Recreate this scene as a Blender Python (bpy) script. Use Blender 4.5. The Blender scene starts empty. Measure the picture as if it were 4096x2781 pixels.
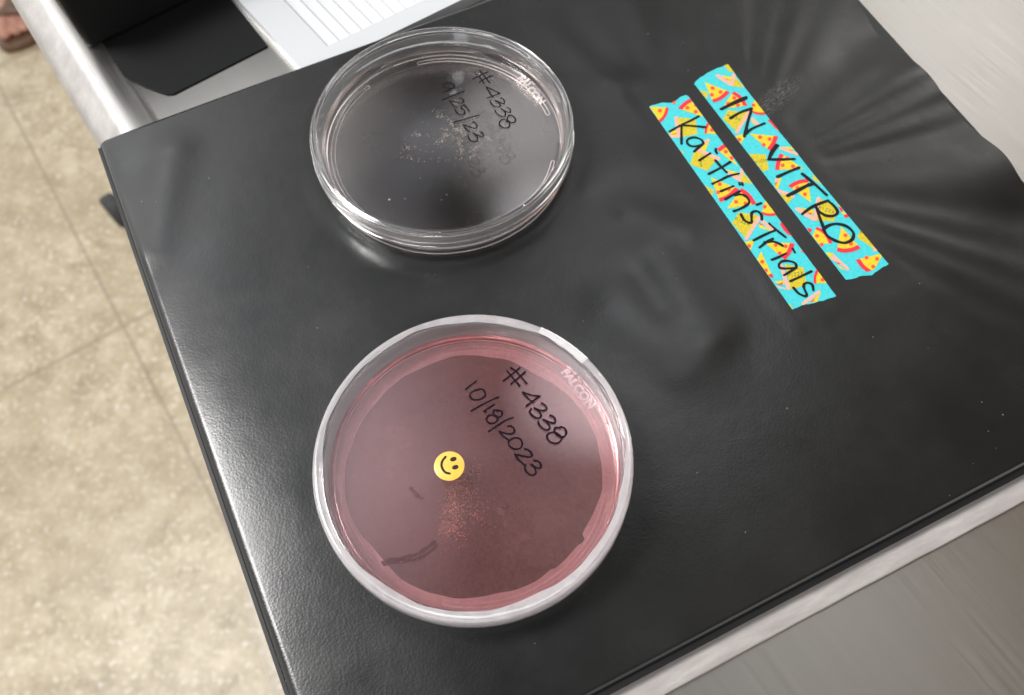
import bpy, bmesh, math, random
import numpy as np
from mathutils import Vector, Matrix
random.seed(7); np.random.seed(7)
SC = bpy.context.scene
COL = SC.collection
MM = 0.001
R = math.radians

# ------------------------------------------------------------------ camera geometry (mm)
FPX, IW, IH = 3446.755, 4096, 2781
CAM = np.array([0, 0, 251.787])
FW = np.array([0, 0.42716251, -0.90417487])
RT = np.array([0.99943964, -0.03026495, -0.01429818])
UP = np.array([0.03347245, 0.9036682, 0.42692315])
E_ = np.array([0.91326513, 0.40736569]); N_ = np.array([-0.40736569, 0.91326513])   # binder axes
TA = np.array([-0.538, 0.843]); TB = np.array([0.843, 0.538])                         # table axes (along / across)
ZT = -8.0                                                                            # table top

def at(x, y, z=0.0):
    """point of the photograph -> point (mm) on the level plane z"""
    d = FW * FPX + RT * (x - IW / 2) - UP * (y - IH / 2)
    return CAM + d * ((z - CAM[2]) / d[2])
def crop(x0, y0, s):
    return lambda pts: [(x0 + p[0] / s, y0 + p[1] / s) for p in pts]
def un(x, y): return E_ * x + N_ * y                                                 # binder (u,n) -> world xy

# ------------------------------------------------------------------ object helpers
def tag(o, label=None, cat=None, group=None, kind=None):
    if label: o['label'] = label
    if cat: o['category'] = cat
    if group: o['group'] = group
    if kind: o['kind'] = kind
    return o
def root_loc(p):
    v = Vector((0, 0, 0))
    while p is not None:
        v += p.location; p = p.parent
    return v
def thing(name, loc, label, cat, group=None):
    o = bpy.data.objects.new(name, None); COL.objects.link(o)
    o.location = Vector(loc) * MM; o.empty_display_size = 0.01
    return tag(o, label, cat, group)
def build(name, verts, faces, mats, parent=None, smooth=False, midx=None, loc=None):
    """verts in mm, world frame"""
    me = bpy.data.meshes.new(name)
    base = root_loc(parent) if parent else Vector((0, 0, 0))
    own = Vector(loc) * MM if loc is not None else Vector((0, 0, 0))
    off = base + own
    me.from_pydata([(v[0] * MM - off.x, v[1] * MM - off.y, v[2] * MM - off.z) for v in verts], [], faces)
    for m in (mats if isinstance(mats, (list, tuple)) else [mats]): me.materials.append(m)
    if midx is not None: me.polygons.foreach_set('material_index', midx)
    if smooth: me.polygons.foreach_set('use_smooth', [True] * len(me.polygons))
    me.update()
    o = bpy.data.objects.new(name, me); COL.objects.link(o)
    o.location = own
    if parent: o.parent = parent
    return o
def sharp(o, ang=35):
    me = o.data
    bm = bmesh.new(); bm.from_mesh(me)
    for e in bm.edges:
        if len(e.link_faces) == 2 and e.calc_face_angle(0) > R(ang): e.smooth = False
    bm.to_mesh(me); bm.free()
def fixn(o):
    bm = bmesh.new(); bm.from_mesh(o.data)
    bmesh.ops.recalc_face_normals(bm, faces=bm.faces); bm.to_mesh(o.data); bm.free()
def lathe(profile, c, n=160):
    """closed (r,z) profile; r==0 points become poles"""
    V, F, rings = [], [], []
    for r, z in profile:
        if r < 1e-6:
            rings.append([len(V)]); V.append((c[0], c[1], z))
        else:
            b = len(V); rings.append(list(range(b, b + n)))
            for k in range(n):
                a = 2 * math.pi * k / n; V.append((c[0] + r * math.cos(a), c[1] + r * math.sin(a), z))
    m = len(rings)
    for i in range(m):
        A, B = rings[i], rings[(i + 1) % m]
        if len(A) == 1 and len(B) == 1: continue
        for k in range(n):
            k2 = (k + 1) % n
            if len(A) == 1: F.append((A[0], B[k], B[k2]))
            elif len(B) == 1: F.append((A[k], B[0], A[k2]))
            else: F.append((A[k], B[k], B[k2], A[k2]))
    return V, F
def prism(poly, z0, z1):
    n = len(poly); V = [(p[0], p[1], z0) for p in poly] + [(p[0], p[1], z1) for p in poly]
    F = [tuple(range(n - 1, -1, -1)), tuple(range(n, 2 * n))]
    F += [(i, (i + 1) % n, n + (i + 1) % n, n + i) for i in range(n)]
    return V, F
def merge(*vf):
    V, F = [], []
    for v, f in vf:
        b = len(V); V += list(v); F += [tuple(i + b for i in q) for q in f]
    return V, F
def smooth_line(pts, k=5):
    pts = [np.array(p, float) for p in pts]
    if len(pts) < 3:
        a, b = pts[0], pts[-1]
        return [a + (b - a) * i / 6 for i in range(7)]
    closed = np.linalg.norm(pts[0] - pts[-1]) < 1e-6
    out = []
    for i in range(len(pts) - 1):
        p1, p2 = pts[i], pts[i + 1]
        p0 = pts[i - 1] if i > 0 else (pts[-2] if closed else 2 * p1 - p2)
        p3 = pts[i + 2] if i + 2 < len(pts) else (pts[1] if closed else 2 * p2 - p1)
        for j in range(k):
            t = j / k
            out.append(0.5 * ((2 * p1) + (-p0 + p2) * t + (2 * p0 - 5 * p1 + 4 * p2 - p3) * t * t + (-p0 + 3 * p1 - 3 * p2 + p3) * t ** 3))
    out.append(pts[-1])
    return out
def ribbon(pts, w, z, rise=0.012, wob=0.12):
    """flat pen stroke through world-xy points"""
    P = [np.array(p[:2], float) for p in pts]
    Q = [P[0]]
    for p in P[1:]:
        if np.linalg.norm(p - Q[-1]) > w * 0.12: Q.append(p)
    P = Q; n = len(P)
    if n < 2: P = [P[0], P[0] + np.array([w * .3, 0])]; n = 2
    V, F = [], []
    ph = random.random() * 6
    for i in range(n):
        t = P[min(i + 1, n - 1)] - P[max(i - 1, 0)]; t = t / (np.linalg.norm(t) + 1e-9)
        nn = np.array([-t[1], t[0]])
        ww = w * 0.5 * (1 + wob * math.sin(ph + i * 0.55))
        zz = z + rise * i / n
        V.append((*(P[i] + nn * ww), zz)); V.append((*(P[i] - nn * ww), zz))
    for i in range(n - 1): F.append((2 * i, 2 * i + 1, 2 * i + 3, 2 * i + 2))
    for end in (0, n - 1):                                            # round ends
        t = (P[0] - P[1]) if end == 0 else (P[-1] - P[-2]); t = t / np.linalg.norm(t)
        a, b = np.array(V[2 * end][:2]), np.array(V[2 * end + 1][:2]); c = (a + b) / 2; r = np.linalg.norm(a - b) / 2
        zz = V[2 * end][2]; s0 = len(V); m = 5
        d = (a - c) / (np.linalg.norm(a - c) + 1e-9)
        for k in range(1, m):
            an = math.pi * k / m
            V.append((*(c + r * (d * math.cos(an) + t * math.sin(an))), zz))
        f = [2 * end] + list(range(s0, s0 + m - 1)) + [2 * end + 1]
        F.append(tuple(f) if end else tuple(reversed(f)))
    return V, F
def up_faces(o):
    bm = bmesh.new(); bm.from_mesh(o.data)
    for f in bm.faces:
        f.normal_update()
        if f.normal.z < 0: f.normal_flip()
    bm.to_mesh(o.data); bm.free()
def writing(name, strokes, z, w, mat, parent):
    parts = []
    for i, s in enumerate(strokes):
        pts = [at(x, y, z) for x, y in s]
        parts.append(ribbon(smooth_line([p[:2] for p in pts]), w * (0.92 + 0.16 * random.random()), z + 0.014 * (i % 4)))
    V, F = merge(*parts)
    o = build(name, V, F, mat, parent); up_faces(o)
    return o

# ------------------------------------------------------------------ materials
def mat(name):
    m = bpy.data.materials.new(name); m.use_nodes = True
    nt = m.node_tree; nt.nodes.clear()
    out = nt.nodes.new('ShaderNodeOutputMaterial')
    return m, nt, out
def N(nt, typ, **kw):
    n = nt.nodes.new(typ)
    for k, v in kw.items():
        if k.startswith('i_'):
            key = k[2:]; key = int(key) if key.isdigit() else key.replace('_', ' ')
            n.inputs[key].default_value = v
        else: setattr(n, k, v)
    return n
def ramp(nt, stops, interp='LINEAR'):
    r = nt.nodes.new('ShaderNodeValToRGB'); cr = r.color_ramp; cr.interpolation = interp
    while len(cr.elements) < len(stops): cr.elements.new(0.5)
    for e, (p, c) in zip(cr.elements, stops):
        e.position = p; e.color = (c if len(c) == 4 else (*c, 1)) if isinstance(c, tuple) else (c, c, c, 1)
    return r
def princ(name, col, rough=0.5, **kw):
    m, nt, out = mat(name)
    b = N(nt, 'ShaderNodeBsdfPrincipled')
    b.inputs['Base Color'].default_value = (*col, 1); b.inputs['Roughness'].default_value = rough
    for k, v in kw.items(): b.inputs[k.replace('_', ' ')].default_value = v
    nt.links.new(b.outputs[0], out.inputs[0])
    m['b'] = 1
    return m
def bsdf(m): return next(n for n in m.node_tree.nodes if n.type == 'BSDF_PRINCIPLED')
def objcoord(nt): return N(nt, 'ShaderNodeNewGeometry').outputs['Position']
def mapping(nt, src, rotz=0.0, scale=(1, 1, 1), loc=(0, 0, 0)):
    mp = N(nt, 'ShaderNodeMapping'); mp.vector_type = 'POINT'
    mp.inputs['Rotation'].default_value = (0, 0, rotz); mp.inputs['Scale'].default_value = scale; mp.inputs['Location'].default_value = loc
    nt.links.new(src, mp.inputs[0]); return mp.outputs[0]
def math_(nt, op, a, b=None, c=None, clamp=False):
    n = N(nt, 'ShaderNodeMath'); n.operation = op; n.use_clamp = clamp
    for i, v in enumerate((a, b, c)):
        if v is None: continue
        if isinstance(v, (int, float)): n.inputs[i].default_value = v
        else: nt.links.new(v, n.inputs[i])
    return n.outputs[0]
def mix_col(nt, f, a, b):
    n = N(nt, 'ShaderNodeMix'); n.data_type = 'RGBA'
    for sock, v in ((n.inputs[0], f), (n.inputs[6], a), (n.inputs[7], b)):
        if isinstance(v, (int, float)): sock.default_value = v
        elif isinstance(v, tuple): sock.default_value = (*v, 1)
        else: nt.links.new(v, sock)
    return n.outputs[2]
def noise(nt, vec, scale, detail=2.0, rough=0.5):
    n = N(nt, 'ShaderNodeTexNoise'); n.inputs['Scale'].default_value = scale; n.inputs['Detail'].default_value = detail
    n.inputs['Roughness'].default_value = rough; nt.links.new(vec, n.inputs['Vector']); return n.outputs[0]
def bump(nt, h, strength, dist, normal=None):
    b = N(nt, 'ShaderNodeBump'); b.inputs['Strength'].default_value = strength; b.inputs['Distance'].default_value = dist
    nt.links.new(h, b.inputs['Height'])
    if normal is not None: nt.links.new(normal, b.inputs['Normal'])
    return b.outputs[0]
BIN_ANG = math.atan2(E_[1], E_[0]); TAB_ANG = math.atan2(TB[1], TB[0])

def make_vinyl():
    m, nt, out = mat('black_vinyl'); L = nt.links
    b = N(nt, 'ShaderNodeBsdfPrincipled')
    pos = objcoord(nt)
    uv = mapping(nt, pos, rotz=-BIN_ANG)                       # x = u, y = n of the binder (m)
    sep = N(nt, 'ShaderNodeSeparateXYZ'); L.new(uv, sep.inputs[0])
    u, n_ = sep.outputs[0], sep.outputs[1]
    # leather grain: strong on the left and front, worn smooth to the back and right
    g1 = noise(nt, pos, 1500, 2.0, 0.6)
    g2 = N(nt, 'ShaderNodeTexVoronoi'); g2.inputs['Scale'].default_value = 1150; L.new(pos, g2.inputs['Vector'])
    gsum = math_(nt, 'ADD', math_(nt, 'MULTIPLY', g1, 0.8), math_(nt, 'MULTIPLY', g2.outputs[0], 0.7))
    fade = N(nt, 'ShaderNodeMapRange'); fade.interpolation_type = 'SMOOTHSTEP'
    L.new(math_(nt, 'ADD', math_(nt, 'MULTIPLY', u, 0.8), math_(nt, 'MULTIPLY', n_, 0.75)), fade.inputs[0])
    for i, v in ((1, 0.02), (2, 0.17), (3, 1.0), (4, 0.38)): fade.inputs[i].default_value = v
    h = math_(nt, 'MULTIPLY', gsum, fade.outputs[0])
    big = noise(nt, pos, 45, 3.0, 0.55)
    nb = bump(nt, big, 0.2, 0.0006)
    nrm = bump(nt, h, 0.55, 0.000042, nb)
    L.new(nrm, b.inputs['Normal'])
    # rubbed patches change the gloss, dust is pale
    rub = noise(nt, pos, 28, 4.0, 0.6)
    rr = N(nt, 'ShaderNodeMapRange'); L.new(rub, rr.inputs[0])
    for i, v in ((1, 0.3), (2, 0.7), (3, 0.19), (4, 0.31)): rr.inputs[i].default_value = v
    L.new(rr.outputs[0], b.inputs['Roughness'])
    vd = N(nt, 'ShaderNodeTexVoronoi'); vd.inputs['Scale'].default_value = 210; L.new(pos, vd.inputs['Vector'])
    sel = N(nt, 'ShaderNodeSeparateColor'); L.new(vd.outputs['Color'], sel.inputs[0])
    size = math_(nt, 'MULTIPLY', math_(nt, 'POWER', sel.outputs[1], 2.5), 0.065)
    dust = math_(nt, 'MULTIPLY', math_(nt, 'LESS_THAN', vd.outputs['Distance'], size), math_(nt, 'GREATER_THAN', sel.outputs[0], 0.45))
    # dry scuff beside the upper tape, and a few hairline scratches
    sc = mapping(nt, pos, rotz=-R(63), loc=(0, 0, 0))
    ss = N(nt, 'ShaderNodeSeparateXYZ')
    A = at(3105, 390, 0) * MM
    sub = N(nt, 'ShaderNodeVectorMath'); sub.operation = 'SUBTRACT'; L.new(pos, sub.inputs[0]); sub.inputs[1].default_value = tuple(A)
    rot = mapping(nt, sub.outputs[0], rotz=-R(43)); L.new(rot, ss.inputs[0])
    ax = math_(nt, 'DIVIDE', ss.outputs[0], 0.016); ay = math_(nt, 'DIVIDE', ss.outputs[1], 0.0052)
    rad = math_(nt, 'ADD', math_(nt, 'POWER', math_(nt, 'ABSOLUTE', ax), 2.0), math_(nt, 'POWER', math_(nt, 'ABSOLUTE', ay), 2.0))
    msk = math_(nt, 'SUBTRACT', 1.0, rad, clamp=True)
    sn = noise(nt, mapping(nt, rot, scale=(0.45, 2.2, 1)), 900, 5.0, 0.75)
    scuff = math_(nt, 'MULTIPLY', msk, math_(nt, 'MULTIPLY', math_(nt, 'SUBTRACT', sn, 0.47, clamp=True), 3.2), clamp=True)
    tone = noise(nt, pos, 60, 5.0, 0.65)
    base = mix_col(nt, tone, (0.0052, 0.0054, 0.0056), (0.0100, 0.0102, 0.0104))
    base = mix_col(nt, scuff, base, (0.16, 0.15, 0.13))
    base = mix_col(nt, dust, base, (0.10, 0.098, 0.094))
    L.new(base, b.inputs['Base Color'])
    b.inputs['Specular IOR Level'].default_value = 0.55
    L.new(b.outputs[0], out.inputs[0])
    return m
VINYL = make_vinyl()
VINYL_SHADED = princ('shaded_black_vinyl', (0.006, 0.006, 0.007), 0.5, Specular_IOR_Level=0.25)  # duller copy of the vinyl, the hem's shade put into the material
BOARD = princ('black_board', (0.006, 0.007, 0.007), 0.4)

def speckle(name, c1, c2, scale, rough=0.6, bumps=0.2):
    m = princ(name, c1, rough); nt = m.node_tree; b = bsdf(m); pos = objcoord(nt)
    n1 = noise(nt, pos, scale, 3.0, 0.65)
    mr = N(nt, 'ShaderNodeMapRange'); nt.links.new(n1, mr.inputs[0]); mr.inputs[1].default_value = 0.35; mr.inputs[2].default_value = 0.65
    nt.links.new(mix_col(nt, mr.outputs[0], c1, c2), b.inputs['Base Color'])
    if bumps: nt.links.new(bump(nt, n1, bumps, 0.0001), b.inputs['Normal'])
    return m
def make_steel():
    m, nt, out = mat('brushed_steel'); L = nt.links
    b = N(nt, 'ShaderNodeBsdfPrincipled'); b.inputs['Metallic'].default_value = 1.0
    pos = objcoord(nt)
    tv = mapping(nt, pos, rotz=-TAB_ANG)                       # x across, y along the grain
    fine = noise(nt, mapping(nt, tv, scale=(2600, 26, 1)), 1.0, 3.0, 0.6)
    mid = noise(nt, mapping(nt, tv, scale=(420, 7, 1)), 1.0, 3.0, 0.6)
    patch = noise(nt, pos, 9, 4.0, 0.6)
    scr = noise(nt, mapping(nt, tv, scale=(900, 9, 1), loc=(3, 1, 0)), 1.0, 2.0, 0.5)
    line = math_(nt, 'GREATER_THAN', scr, 0.70)
    col = mix_col(nt, mid, (0.54, 0.525, 0.50), (0.62, 0.605, 0.58))
    col = mix_col(nt, math_(nt, 'MULTIPLY', line, 0.18), col, (0.85, 0.84, 0.82))
    col = mix_col(nt, math_(nt, 'MULTIPLY', patch, 0.25), col, (0.50, 0.47, 0.43))
    L.new(col, b.inputs['Base Color'])
    rr = N(nt, 'ShaderNodeMapRange'); L.new(fine, rr.inputs[0])
    for i, v in ((1, 0.2), (2, 0.8), (3, 0.27), (4, 0.40)): rr.inputs[i].default_value = v
    L.new(rr.outputs[0], b.inputs['Roughness'])
    hh = math_(nt, 'ADD', fine, math_(nt, 'MULTIPLY', mid, 0.8))
    L.new(bump(nt, hh, 0.25, 0.000025), b.inputs['Normal'])
    b.inputs['Anisotropic'].default_value = 0.75
    tn = N(nt, 'ShaderNodeTangent'); tn.direction_type = 'UV_MAP'; tn.uv_map = 'grain'
    L.new(tn.outputs[0], b.inputs['Tangent'])
    L.new(b.outputs[0], out.inputs[0]); return m
STEEL = make_steel()
STEEL_EDGE = speckle('worn_steel_edge', (0.38, 0.36, 0.355), (0.48, 0.465, 0.45), 90, 0.5, 0.1); bsdf(STEEL_EDGE).inputs['Metallic'].default_value = 0.75

def make_floor():
    m, nt, out = mat('beige_floor_tile'); L = nt.links
    b = N(nt, 'ShaderNodeBsdfPrincipled'); pos = objcoord(nt)
    n1 = noise(nt, pos, 27, 7.0, 0.72); n2 = noise(nt, pos, 120, 4.0, 0.6); n3 = noise(nt, pos, 7, 3.0, 0.5)
    c = ramp(nt, [(0.30, (0.215, 0.168, 0.098)), (0.46, (0.36, 0.295, 0.19)), (0.60, (0.46, 0.39, 0.272)), (0.76, (0.56, 0.495, 0.375))])
    L.new(n1, c.inputs[0])
    fl = N(nt, 'ShaderNodeMapRange'); L.new(n2, fl.inputs[0])
    for i, v in ((1, 0.55), (2, 0.66), (3, 0.0), (4, 0.9)): fl.inputs[i].default_value = v
    col = mix_col(nt, fl.outputs[0], c.outputs[0], (0.60, 0.56, 0.48))
    dk = N(nt, 'ShaderNodeMapRange'); L.new(n3, dk.inputs[0])
    for i, v in ((1, 0.35), (2, 0.65), (3, 0.0), (4, 0.5)): dk.inputs[i].default_value = v
    col = mix_col(nt, dk.outputs[0], col, (0.29, 0.232, 0.148))
    X = at(492, 1306, -900)                                      # crossing of the joints
    sub = N(nt, 'ShaderNodeVectorMath'); sub.operation = 'SUBTRACT'; L.new(pos, sub.inputs[0]); sub.inputs[1].default_value = (X[0] * MM, X[1] * MM, 0)
    tv = mapping(nt, sub.outputs[0], rotz=-R(31.5))
    sp = N(nt, 'ShaderNodeSeparateXYZ'); L.new(tv, sp.inputs[0])
    ds = []
    for o_ in (sp.outputs[0], sp.outputs[1]):
        ds.append(math_(nt, 'PINGPONG', o_, 0.305))
    d = math_(nt, 'MINIMUM', ds[0], ds[1])
    joint = math_(nt, 'LESS_THAN', d, 0.0024)
    col = mix_col(nt, math_(nt, 'MULTIPLY', joint, 0.6), col, (0.20, 0.15, 0.10))
    L.new(col, b.inputs['Base Color']); b.inputs['Roughness'].default_value = 0.42
    L.new(bump(nt, n2, 0.15, 0.0008), b.inputs['Normal'])
    L.new(b.outputs[0], out.inputs[0]); return m
FLOOR = make_floor()

def make_glass(name, ior, tint=(1, 1, 1), rough=0.0, absorb=None, density=0.0, diffuse=0.0, dcol=(1, 1, 1), bumpy=None, facing=None):
    m, nt, out = mat(name); L = nt.links
    g = N(nt, 'ShaderNodeBsdfGlass'); g.inputs['Color'].default_value = (*tint, 1); g.inputs['IOR'].default_value = ior; g.inputs['Roughness'].default_value = rough
    sh = g.outputs[0]
    if bumpy:
        L.new(bump(nt, noise(nt, objcoord(nt), bumpy[0], 2.0, 0.5), bumpy[1], bumpy[2]), g.inputs['Normal'])
    if diffuse:
        d = N(nt, 'ShaderNodeBsdfDiffuse'); d.inputs['Color'].default_value = (*dcol, 1)
        mx = N(nt, 'ShaderNodeMixShader'); mx.inputs[0].default_value = diffuse
        if facing:                                             # dust on upward faces / upright walls paled, rim highlights put into the colour
            sz = N(nt, 'ShaderNodeSeparateXYZ'); L.new(N(nt, 'ShaderNodeNewGeometry').outputs['True Normal'], sz.inputs[0])
            k = math_(nt, 'GREATER_THAN', sz.outputs[2], 0.5) if facing == 'up' else math_(nt, 'LESS_THAN', math_(nt, 'ABSOLUTE', sz.outputs[2]), 0.75)
            if facing == 'up':
                gp = objcoord(nt)
                gr = math_(nt, 'ADD', math_(nt, 'MULTIPLY', noise(nt, gp, 1300, 2.0, 0.6), 1.5), math_(nt, 'MULTIPLY', noise(nt, gp, 45, 4.0, 0.6), 0.9))
                k = math_(nt, 'MULTIPLY', k, math_(nt, 'SUBTRACT', gr, 0.2, clamp=False))
            L.new(math_(nt, 'MULTIPLY', k, diffuse, clamp=True), mx.inputs[0])
        L.new(sh, mx.inputs[1]); L.new(d.outputs[0], mx.inputs[2]); sh = mx.outputs[0]
    L.new(sh, out.inputs[0])
    if absorb:
        v = N(nt, 'ShaderNodeVolumeAbsorption'); v.inputs['Color'].default_value = (*absorb, 1); v.inputs['Density'].default_value = density
        L.new(v.outputs[0], out.inputs['Volume'])
    return m
PLASTIC = make_glass('clear_polystyrene', 1.57, (0.985, 0.985, 0.985), diffuse=0.06, dcol=(0.94, 0.89, 0.90), facing='side')
EMBOSS = make_glass('embossed_polystyrene', 1.57, (0.98, 0.98, 0.98), 0.12, diffuse=0.92, dcol=(0.95, 0.93, 0.93))
AGAR_CLEAR = make_glass('clear_agar', 1.34, (1, 1, 1), 0.0, (0.75, 0.3, 0.18), 24.0, 0.004, (0.55, 0.46, 0.38), (55, 0.05, 0.001))
AGAR_PINK = make_glass('pink_agar', 1.34, (1, 1, 1), 0.0, (0.92, 0.0, 0.07), 125.0, 0.17, (0.68, 0.35, 0.36), (60, 0.05, 0.001), 'up')

def make_film(name, opac, col, trans=0.45):
    m, nt, out = mat(name); L = nt.links
    t = N(nt, 'ShaderNodeBsdfTransparent')
    d = N(nt, 'ShaderNodeBsdfDiffuse'); d.inputs['Color'].default_value = (*col, 1)
    tr = N(nt, 'ShaderNodeBsdfTranslucent'); tr.inputs['Color'].default_value = (*col, 1)
    gl = N(nt, 'ShaderNodeBsdfGlossy'); gl.inputs['Roughness'].default_value = 0.22
    pos = objcoord(nt)
    n1 = noise(nt, pos, 160, 3.0, 0.6)
    n2 = noise(nt, mapping(nt, pos, scale=(35, 35, 1500)), 1.0, 3.0, 0.6)
    L.new(bump(nt, math_(nt, 'ADD', math_(nt, 'MULTIPLY', n1, 0.4), n2), 0.4, 0.0003), gl.inputs['Normal'])
    m1 = N(nt, 'ShaderNodeMixShader'); m1.inputs[0].default_value = trans; L.new(d.outputs[0], m1.inputs[1]); L.new(tr.outputs[0], m1.inputs[2])
    mr = N(nt, 'ShaderNodeMapRange'); L.new(n1, mr.inputs[0])
    for i, v in ((1, 0.25), (2, 0.75), (3, opac - 0.08), (4, opac + 0.08)): mr.inputs[i].default_value = v
    m2 = N(nt, 'ShaderNodeMixShader'); L.new(mr.outputs[0], m2.inputs[0]); L.new(t.outputs[0], m2.inputs[1]); L.new(m1.outputs[0], m2.inputs[2])
    fr = N(nt, 'ShaderNodeFresnel'); fr.inputs[0].default_value = 1.45
    m3 = N(nt, 'ShaderNodeMixShader'); L.new(fr.outputs[0], m3.inputs[0]); L.new(m2.outputs[0], m3.inputs[1]); L.new(gl.outputs[0], m3.inputs[2])
    L.new(m3.outputs[0], out.inputs[0]); return m
FILM = make_film('milky_sealing_film', 0.44, (0.90, 0.88, 0.91))
FILM2 = make_film('doubled_sealing_film', 0.70, (0.90, 0.89, 0.90))
FILM_UNDER = make_film('film_under_dish', 0.8, (0.94, 0.92, 0.92), 0.06)
CLEARFILM = make_film('clear_sleeve_film', 0.14, (0.8, 0.78, 0.74))

INK = princ('purple_black_ink', (0.005, 0.002, 0.007), 0.6, Specular_IOR_Level=0.1)
INK2 = princ('black_ink', (0.005, 0.006, 0.009), 0.5, Specular_IOR_Level=0.2)
T_BLUE = speckle('turquoise_tape_paper', (0.026, 0.39, 0.425), (0.042, 0.455, 0.49), 900)
T_KRAFT = speckle('mustard_print', (0.36, 0.28, 0.005), (0.52, 0.42, 0.009), 1500)
T_CHEESE = speckle('yellow_print', (0.46, 0.34, 0.004), (0.60, 0.46, 0.008), 1500)
T_RED = speckle('red_print', (0.52, 0.010, 0.026), (0.60, 0.016, 0.036), 900)
T_ORANGE = speckle('orange_print', (0.75, 0.36, 0.012), (0.82, 0.42, 0.02), 900)
T_DOT = speckle('pepperoni_print', (0.66, 0.05, 0.025), (0.72, 0.07, 0.03), 900)
T_PINK = speckle('salmon_print', (0.62, 0.28, 0.21), (0.68, 0.33, 0.25), 900)
T_TXT = princ('box_print', (0.03, 0.09, 0.03), 0.6)

# ------------------------------------------------------------------ floor
Fl = build('floor', [(-4000, -3000, -900), (4000, -3000, -900), (4000, 5000, -900), (-4000, 5000, -900)], [(0, 1, 2, 3)], FLOOR)
tag(Fl, kind='structure')

# ------------------------------------------------------------------ steel table
P0 = np.array([-158.4, 217.8])                                            # a point of its left outer edge
def tab(a, b): return P0 + TA * a + TB * b                                # a along the edge, b inwards
table = thing('steel_table', (*tab(0, 300), -900), 'brushed stainless steel table with rolled edge under the black binder', 'table')
prof = []                                                                 # (b, z) section from the inside to the underside
prof += [(900, ZT), (60, ZT), (25.5, ZT), (24.6, ZT + .1), (23.8, ZT + .5), (22.5, ZT + 1.0), (14.0, ZT + 1.2)]
for k in range(1, 9):
    an = R(90 - 6.0 * k)
    prof.append((14.0 - 6.0 * math.cos(an), ZT + 1.2 - 6.0 + 6.0 * math.sin(an)))
prof += [(7.2, ZT - 2.9), (4.2, ZT - 6.2), (2.2, ZT - 8.8), (1.5, ZT - 10.6)]
prof += [(1.1, ZT - 12.2), (0.5, ZT - 13.6), (0.0, ZT - 15.5), (0.0, ZT - 18), (2.0, ZT - 18), (2.0, ZT - 16), (30, ZT - 16), (900, ZT - 16)]
V, Fc = [], []
for a in (-420, 900):
    for b, z in prof: V.append((*tab(a, b), z))
m_ = len(prof)
for i in range(m_): Fc.append((i, (i + 1) % m_, m_ + (i + 1) % m_, m_ + i))
Fc.append(tuple(range(m_))); Fc.append(tuple(range(2 * m_ - 1, m_ - 1, -1)))
MIX = [1 if 6 <= i < m_ - 3 else 0 for i in range(m_)] + [1, 1]
top = build('tabletop', V, Fc, [STEEL, STEEL_EDGE], table, smooth=True, midx=MIX); fixn(top); sharp(top, 30)
uvl = top.data.uv_layers.new(name='grain')
base = root_loc(table)
for lp in top.data.loops:
    co = top.data.vertices[lp.vertex_index].co + base
    q = np.array([co.x, co.y]); uvl.data[lp.index].uv = (float(q @ TA) * 2, float(q @ TB) * 2)
STEEL_PLAIN = princ('steel_tube', (0.55, 0.54, 0.52), 0.3, Metallic=1.0)
RUBBER = princ('black_rubber', (0.02, 0.02, 0.022), 0.6)
def cyl(p, q, r, n=20):
    p, q = np.array(p, float), np.array(q, float); d = (q - p) / np.linalg.norm(q - p)
    a = np.cross(d, [0, 0, 1.0]) if abs(d[2]) < 0.9 else np.cross(d, [1.0, 0, 0]); a /= np.linalg.norm(a); b = np.cross(d, a)
    V = [tuple(c + r * (a * math.cos(2 * math.pi * k / n) + b * math.sin(2 * math.pi * k / n))) for c in (p, q) for k in range(n)]
    F = [(k, (k + 1) % n, n + (k + 1) % n, n + k) for k in range(n)] + [tuple(range(n - 1, -1, -1)), tuple(range(n, 2 * n))]
    return V, F
wheel_c = at(462, 838, -855); wheel_c[2] = -858
for a, b in ((700, 60), (700, 840), (-360, 60), (-360, 840)):
    x, y = tab(a, b)
    topx, topy = (x, y)
    ax = np.array([TB[0], TB[1], 0.]) if (a, b) != (700, 60) else np.array([0.75, 0.66, 0.])
    vf = [cyl((topx, topy, ZT - 16), (topx, topy, -812), 16)]
    if (a, b) == (700, 60): vf.append(cyl((topx, topy, -822), (wheel_c[0] + 22, wheel_c[1] + 14, -846), 9))
    V, Fc = merge(*vf)
    leg = build('leg', V, Fc, STEEL_PLAIN, table, smooth=True); sharp(leg)
    c = np.array([x - 40 * ax[0] * 0, y, -858.]) if (a, b) != (700, 60) else wheel_c
    V, Fc = cyl(c - ax * 12, c + ax * 12, 28, 32)
    w = build('caster_wheel', V, Fc, RUBBER, leg, smooth=True); sharp(w)
    bv = w.modifiers.new('b', 'BEVEL'); bv.width = 0.006; bv.segments = 3; bv.limit_method = 'ANGLE'

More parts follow.
